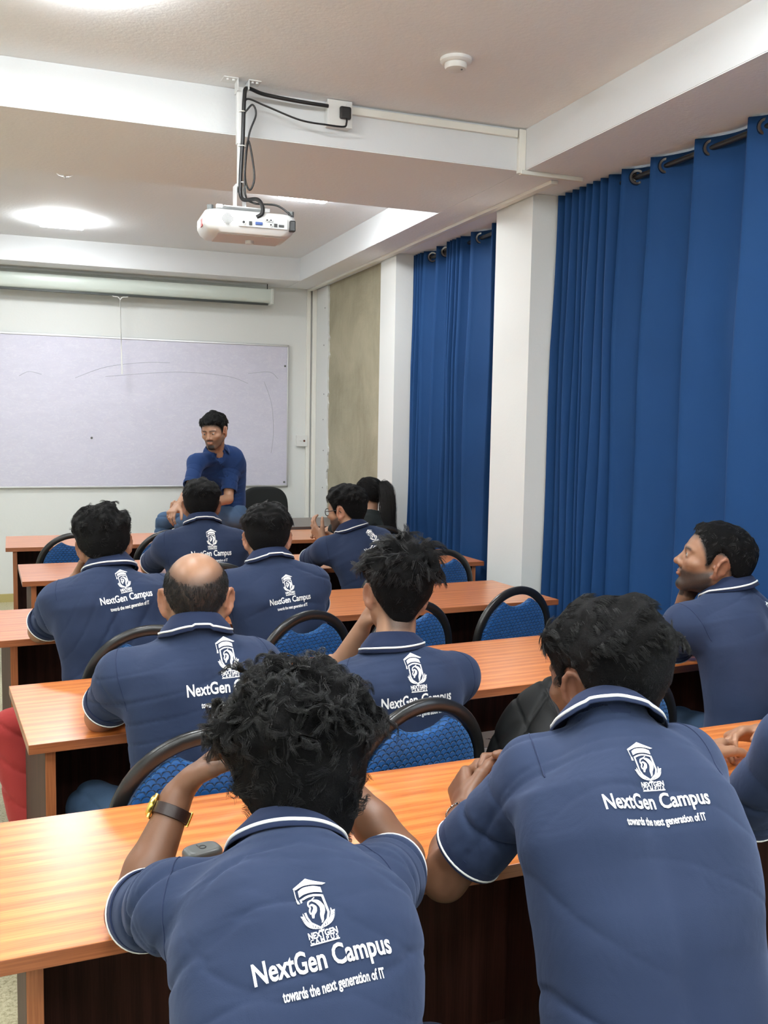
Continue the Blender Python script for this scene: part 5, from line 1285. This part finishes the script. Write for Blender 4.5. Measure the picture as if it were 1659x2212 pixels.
# 5  man with faded sides
add(key='fade', label='slim man in navy polo, faded sides and tall black hair, hand on cheek', seed=53, S=.97, hS=1.0, vox=.0045, svox=.005,
    P=v3(.95, 2.36, .53), M=v3(.955, 2.35, .76), N=W(848, 1408, 2.39), H=W(856, 1288, 2.45), hrot=(-7, -6, 4), hyaw=-2,
    SL=W(752, 1482, 2.40), SR=W(985, 1462, 2.40), EL=W(715, 1478, 2.70), WL=W(782, 1358, 2.60), ER=v3(1.20, 2.70, .80), WR=v3(1.0, 2.85, .80),
    handL=dict(d=v3(.28, -.25, .85), n=v3(.75, -.25, -.2), curl=(.75, .8, .85, .9), thumb=.3), handR=dict(n=v3(0, 0, -1)), KL=v3(.84, 2.80, .50), KR=v3(1.08, 2.80, .50), AL=v3(.84, 2.82, .09), AR=v3(1.08, 2.82, .09), skin=SK2, neck=.98,
    hair=mod(H_FADE, t_top=.036, t_back=.012, back=-.088, side=.022, zcut=.105, lift=.04, mess=.20, clumping=.35, locks=500), scalp=.75, strands=7000, sleeve=.75, pt=.70, po=(-.46, -.12), pL=.200, cw=1.0)
# 6  man in profile
add(key='profile', label='bearded man in navy polo at the right, in profile looking up, chin on his hand', seed=61, S=1.0, hS=1.0, vox=.0042, svox=.005, face=True, gaze=(.05, 1, .15),
    P=v3(2.10, 2.30, .53), M=v3(2.10, 2.30, .78), N=W(1576, 1277, 2.40), H=W(1541, 1218, 2.43), hrot=(57, 14, 0), hyaw=24,
    SL=W(1480, 1350, 2.37), SR=v3(2.24, 2.52, .97), EL=W(1452, 1400, 2.56), WL=W(1482, 1290, 2.52), ER=v3(2.25, 2.72, .80), WR=v3(2.05, 2.80, .80),
    handL=dict(d=v3(.30, -.10, .75), n=v3(.3, .3, .9), curl=(.9, .9, .9, .9), thumb=.4), handR=dict(n=v3(0, 0, -1)), KL=v3(1.93, 2.66, .50), KR=v3(2.20, 2.75, .50), AL=v3(1.95, 2.78, .09), AR=v3(2.2, 2.8, .09), skin=SK1, pants=M_JEANS, beard=.95, cheek=.90,
    hair=mod(H_SHORT, t_side=.009, t_top=.016, side=.010, ear=.034, front=.070, fade=.03, len=.018, radial=.4, comb=(.2, .2, -.1), clumping=.25, locks=500), strands=9000, sleeve=.85, pt=.80, po=(-.28, -.22), fold=.9)
# 7  large curly-haired man
add(key='curly', label='broad man with curly black hair and brick red trousers, leaning on his left elbow', seed=71, S=1.04, hS=1.04, vox=.005, svox=.0055,
    P=v3(.33, 3.42, .54), M=v3(.31, 3.44, .79), N=W(238, 1232, 3.52), H=W(226, 1182, 3.57), hrot=(-4, -10, -8), hyaw=-4,
    SL=W(136, 1302, 3.50), SR=W(345, 1278, 3.54), EL=W(88, 1362, 3.66), WL=W(168, 1250, 3.72), ER=v3(.62, 3.85, .80), WR=v3(.42, 3.95, .80),
    handL=dict(d=v3(.55, -.1, .55), n=v3(.5, -.4, .2), curl=(.8, .9, 1, 1)), handR=dict(n=v3(0, 0, -1)), KL=v3(-.035, 3.22, .56), KR=v3(.40, 3.88, .50), AL=v3(.055, 3.02, .09), AR=v3(.42, 3.95, .09), skin=SK4, pants=M_RED, wide=1.12, deep=1.1, arm=1.05,
    hair=mod(H_CURLY, t_side=.015, t_top=.030, zcut=.09, len=.032, lift=.22, back=-.058, side=.022, ear=.042, fade=.03, locks=240), strands=7000, sleeve=.76, pL=.18, pt=.76, po=(-.36, -.10), ptilt=6, fold=1.9, neck=1.1)
# 8  man right of the balding one
add(key='centre', label='man in navy polo with neat short hair, below the black office chair', seed=83, S=1.0, hS=1.0, vox=.005, svox=.0055,
    P=v3(.93, 3.50, .53), M=v3(.92, 3.49, .78), N=W(584, 1216, 3.54), H=W(577, 1168, 3.60), hrot=(-13, -8, 0), hyaw=0,
    SL=W(492, 1272, 3.54), SR=W(672, 1262, 3.54), EL=v3(.66, 3.78, .80), WL=v3(.80, 3.98, .80), ER=v3(1.13, 3.74, .80), WR=v3(.98, 3.95, .80),
    handL=dict(n=v3(0, 0, -1)), handR=dict(n=v3(0, 0, -1)), KL=v3(.82, 3.95, .50), KR=v3(1.05, 3.95, .50), AL=v3(.82, 3.98, .09), AR=v3(1.05, 3.98, .09), skin=SK2, beard=.8,
    hair=mod(H_SHORT, t_side=.010, t_top=.028, back=-.070), strands=4500, sleeve=.8, pt=.76, pL=.158, po=(-.38, -.22), fold=.9)
# 9  man before the lecturer
add(key='middle', label='man in navy polo directly below the lecturer, short thick black hair, back to the camera', seed=97, S=1.02, hS=1.03, vox=.005, svox=.0055,
    P=v3(.86, 4.80, .54), M=v3(.86, 4.78, .79), N=W(438, 1132, 4.80), H=W(435, 1096, 4.86), hrot=(-10, -6, 0), hyaw=0,
    SL=W(362, 1180, 4.80), SR=W(508, 1174, 4.80), EL=v3(.62, 5.06, .80), WL=v3(.76, 5.26, .80), ER=v3(1.10, 5.08, .80), WR=v3(.95, 5.28, .80),
    handL=dict(n=v3(0, 0, -1)), handR=dict(n=v3(0, 0, -1)), KL=v3(.75, 5.25, .50), KR=v3(.98, 5.25, .50), AL=v3(.75, 5.28, .09), AR=v3(.98, 5.28, .09), skin=SK1,
    hair=mod(H_SHORT, t_side=.010, t_top=.022, back=-.068), strands=3000, sleeve=.8, pt=.78, pL=.20, po=(-.42, -.20), wide=1.06, fold=.7)
# 10  man with glasses
add(key='glasses', label='man with black-rimmed glasses in navy polo, fingers laced before his face', seed=101, S=1.0, hS=1.0, vox=.005, svox=.0055, face=True, gaze=(0, 1, 0),
    P=v3(1.76, 4.74, .53), M=v3(1.74, 4.74, .77), N=W(762, 1147, 4.80), H=W(748, 1106, 4.85), hrot=(40, -6, 0), hyaw=-4,
    SL=W(704, 1188, 4.80), SR=W(808, 1176, 4.84), EL=W(662, 1214, 5.06), WL=v3(1.575, 5.09, .905), ER=v3(1.90, 5.10, .80), WR=v3(1.70, 5.15, .90),
    handL=dict(d=v3(-.45, .5, .6), n=v3(.85, 0, -.1), curl=(.5, .5, .5, .5), spread=.12), handR=dict(d=v3(-.85, .2, .45), n=v3(-.2, -.1, -.6), curl=(.5, .5, .5, .5), spread=.12), KL=v3(1.65, 5.22, .50), KR=v3(1.87, 5.22, .50), AL=v3(1.65, 5.25, .09), AR=v3(1.87, 5.25, .09), skin=SK2, beard=.85,
    hair=mod(H_SHORT, t_side=.010, t_top=.030, front=.062, back=-.066), strands=3000, sleeve=.82, pt=.80, po=(-.30, -.22), fold=.8)
# 11  woman with a ponytail
add(key='woman', label='woman in a black top with a long ponytail, by the concrete bay', seed=113, S=.90, hS=.97, vox=.005, svox=.006,
    P=v3(2.24, 6.20, .52), M=v3(2.24, 6.20, .74), N=W(800, 1112, 6.22), H=W(796, 1072, 6.26), hrot=(32, -4, 0), hyaw=6,
    SL=W(770, 1134, 6.22), SR=W(832, 1132, 6.26), EL=v3(2.04, 6.45, .79), WL=v3(2.12, 6.66, .79), ER=v3(2.42, 6.46, .79), WR=v3(2.26, 6.66, .79),
    handL=dict(n=v3(0, 0, -1)), handR=dict(n=v3(0, 0, -1)), KL=v3(2.16, 6.62, .50), KR=v3(2.34, 6.62, .50), AL=v3(2.16, 6.64, .09), AR=v3(2.34, 6.64, .09), skin=SK2,
    hair=mod(H_SHORT, t_side=.014, t_top=.018, front=.072, side=-.02, back=-.05, ear=.02, lump=.06, len=.05, mess=.1, radial=-.8, comb=(0, -1, 0), crown=(0, -.09, .06), lift=.06, curl=.05), strands=2500, shirt=M_BLACKT, piping=False, collar=False, print=False, sleeve=.8, scalp=1.0)
# 12  lecturer
add(key='lecturer', label='lecturer in a royal navy polo and jeans sitting on the teacher desk, facing the room', seed=127, S=1.0, hS=1.04, vox=.0046, svox=.005, face=True, gaze=(.1, 1, -.25),
    P=v3(1.42, 7.16, .86), M=v3(1.42, 7.14, 1.12), N=W(466, 976, 6.96), H=W(463, 934, 6.88), hrot=(145, -13, 3), hyaw=140,
    SL=W(500, 1002, 7.04), SR=W(424, 1000, 6.88), EL=W(493, 1078, 6.90), WL=W(405, 1098, 6.62), ER=W(410, 1062, 6.70), WR=W(385, 1092, 6.54),
    handL=dict(d=v3(-.9, -.4, -.15), n=v3(.2, .1, .9), curl=(.9, 1, 1, 1)), handR=dict(d=v3(-.5, -.6, -.35), n=v3(.3, .2, -.8), curl=(.6, .7, .8, .8)), KL=v3(1.10, 6.90, .82), KR=v3(1.00, 7.20, .82), AL=v3(1.06, 7.0, .40), AR=v3(.93, 7.28, .38), skin=SK2, beard=1.0, cheek=.6, vneck=True,
    hair=mod(H_SHORT, t_side=.007, t_top=.020, t_front=.004, front=.062, side=.016, back=-.05, ear=.036, fade=.03, lump=.25, lift=.12), strands=3500, shirt=M_SHIRTB, piping=False, print=False, sleeve=.78, arm=.92, pants=M_JEANS, fold=.7, collar_open=38)

BUILT = {}
for d in PEOPLE:
    BUILT[d['key']] = person(d); BUILT[d['key']]['d'] = d

def band(d, side, f, r, w_, mat, name, parent):
    """flat strap around the forearm, f of the way from wrist to elbow"""
    O = parent['O']; wr, el = (d['WL'], d['EL']) if side == 'L' else (d['WR'], d['ER']); c = wr+(el-wr)*f-O; ax = nrmz(el-wr)
    bm = bmesh.new(); a_ = nrmz(np.cross(ax, (0.1, 0.2, 1))); b_ = np.cross(ax, a_); Mx = Matrix(((a_[0], b_[0], ax[0], c[0]), (a_[1], b_[1], ax[1], c[1]), (a_[2], b_[2], ax[2], c[2]), (0, 0, 0, 1)))
    lathe(bm, [(r, -w_/2), (r+.003, -w_/2+.001), (r+.003, w_/2-.001), (r, w_/2)], 36, Mx)
    for f_ in bm.faces[:]:
        if len(f_.verts) > 4: bm.faces.remove(f_)
    return from_bm(name, bm, mat, parent['body'], smooth=40), c, ax
# gold watch with a leather strap
b = BUILT['near']; d = b['d']
st_, c, ax = band(d, 'L', 0.17, .0300, .020, M_LEATH, 'watch_strap', b)
out = nrmz(v3(-1, .25, .1)-ax*(v3(-1, .25, .1)@ax)); sd = np.cross(ax, out); Mw = Matrix(((sd[0], ax[0], out[0], c[0]+out[0]*.031), (sd[1], ax[1], out[1], c[1]+out[1]*.031), (sd[2], ax[2], out[2], c[2]+out[2]*.031), (0, 0, 0, 1)))
bm = bmesh.new(); lathe(bm, [(.0001, -.001), (.017, -.001), (.019, .002), (.019, .006), (.016, .009), (.0001, .009)], 28, Mw)
for k_ in (-1, 1): cyl(bm, Mw @ Vector((k_*.010, -.020, .002)), Mw @ Vector((k_*.010, .020, .002)), .0035)
from_bm('watch_case', bm, M_GOLD, b['body'], smooth=40)
bm = bmesh.new(); q = -out*.032; cc = Vector(c+q)
for k_ in (-1, 1): cyl(bm, cc+Vector(sd*.004*k_-ax*.011), cc+Vector(sd*.004*k_+ax*.011), .0025)
for k_ in (-1, 1): cyl(bm, cc+Vector(-sd*.005+ax*.010*k_), cc+Vector(sd*.005+ax*.010*k_), .0022)
from_bm('buckle', bm, M_GOLD, b['body'], smooth=40)
# silver link bracelet
b = BUILT['right']; d = b['d']; c = d['WL']+(d['EL']-d['WL'])*.14-b['O']; ax = nrmz(d['EL']-d['WL']+v3(0, 0, .12)); bm = bmesh.new()
P_ = ring_path(c, ax, .0315, 20)
for i in range(20):
    a, e_ = Vector(P_[i]), Vector(P_[(i+1) % 20]); m_ = (a+e_)/2; t_ = (e_-a).normalized(); s_ = Vector(ax)
    pts = [m_+t_*(.0062*math.cos(q))+s_*(.0055*math.sin(q)) for q in np.linspace(0, 6.283, 9)[:-1]]; tube(bm, pts, .0016, 5, closed=True)
from_bm('bracelet', bm, M_CHROME, b['body'], smooth=60)
# glasses
b = BUILT['glasses']; H_, R_h, hs, O = b['H'], b['R'], b['hS'], b['O']; g = lambda x, y, z: tuple(H_+R_h@(np.array([x, y, z])*hs)-O)
gl = empty('glasses', (0, 0, 0)); gl.parent = b['body']
bm = bmesh.new()
for s in (-1, 1): tube(bm, [g(s*.034+.024*math.cos(a), .101-.004*abs(math.cos(a)), .006+.019*math.sin(a)) for a in np.linspace(0, 6.283, 22)[:-1]], .0020, 6, closed=True)
tube(bm, [g(-.010, .104, .010), g(0, .106, .013), g(.010, .104, .010)], .0018, 6); from_bm('rim', bm, M_BLK, gl, smooth=60)
for s in (-1, 1):
    bm = bmesh.new(); tube(bm, catmull([g(s*.058, .098, .010), g(s*.078, .06, .012), g(s*.084, .0, .014), g(s*.084, -.020, .000)], 6), .0020, 6); from_bm('temple', bm, M_BLK, gl, smooth=60)
    bm = bmesh.new(); bm.faces.new([bm.verts.new(g(s*.034+.023*math.cos(a), .100, .006+.018*math.sin(a))) for a in np.linspace(0, 6.283, 22)[:-1]]); from_bm('lens', bm, M_GLASS, gl)
# ponytail
b = BUILT['woman']; H_, R_h, O = b['H'], b['R'], b['O']; rng = np.random.default_rng(5); n = 2600; m = 14
root = H_+R_h@v3(0, -.115, .065); dirs = R_h@v3(0, -1, 0)
pts = [root-dirs*.02, root+dirs*.026+v3(0, 0, .008), root+dirs*.040+v3(.012, 0, -.05), root+dirs*.036+v3(.022, 0, -.15), root+dirs*.036+v3(.035, 0, -.26), root+dirs*.040+v3(.06, 0, -.36)]
cl = np.array(catmull([p for p in pts], 4)); tt = np.linspace(0, len(cl)-1.001, m); cp = np.array([cl[int(q)]*(1-(q % 1))+cl[int(q)+1]*(q % 1) for q in tt])
wd = np.interp(np.linspace(0, 1, m), [0, .12, .3, .6, 1], [.016, .026, .052, .062, .040]); off = rng.normal(size=(n, 3)); off /= np.linalg.norm(off, axis=1)[:, None]; off *= rng.random(n)[:, None]**.4
gd = rng.normal(size=(40, 3)); gi = rng.integers(0, 40, n); off = off*.75+gd[gi]*.18
ph = rng.random(40)[gi]*6.28; wave = np.sin(np.linspace(0, 7, m)[None, :]+ph[:, None])
path = cp[None]+off[:, None, :]*wd[None, :, None]+wave[..., None]*v3(.008, .008, 0)*np.linspace(0, 1, m)[None, :, None]-O
V_, Q_ = tubes_np(path, np.full(n, .0011)); from_np('ponytail', V_, Q_, M_HAIR2, b['body'])
bm = bmesh.new(); tube(bm, [p-O for p in ring_path(root+dirs*.012, dirs, .018, 20)], .006, 8, closed=True); from_bm('hair_band', bm, M_BLKF, b['body'], smooth=60)
# lecturer: collar flaps, placket and buttons
b = BUILT['lecturer']; T_ = b['T']; O = b['O']; bvh = b['bvh']
c_, r_, f_, U_ = T_.frame(.86)
pv = [(-.018, .10), (.018, .10), (.018, -.17), (-.018, -.17)]; gx, gy = 3, 16
pv = [(-.017+.034*i/(gx-1), .115-.27*j/(gy-1)) for j in range(gy) for i in range(gx)]; pf = [(j*gx+i, j*gx+i+1, (j+1)*gx+i+1, (j+1)*gx+i) for j in range(gy-1) for i in range(gx-1)]
conform('placket', pv, pf, c_, r_, U_, -f_, bvh, M_SHIRTB, b['shirt'], O, .003)
for yy in (.03, -.03, -.10):
    h = bvh.ray_cast(Vector(c_+U_*yy+f_*.25), Vector(-f_))
    if h[0] is not None:
        bm = bmesh.new(); q = Vector(np.array(h[0])-O); cyl(bm, q+Vector(f_)*.002, q+Vector(f_)*.0055, .0055, seg=14); from_bm('button', bm, M_COLLAR, b['shirt'])
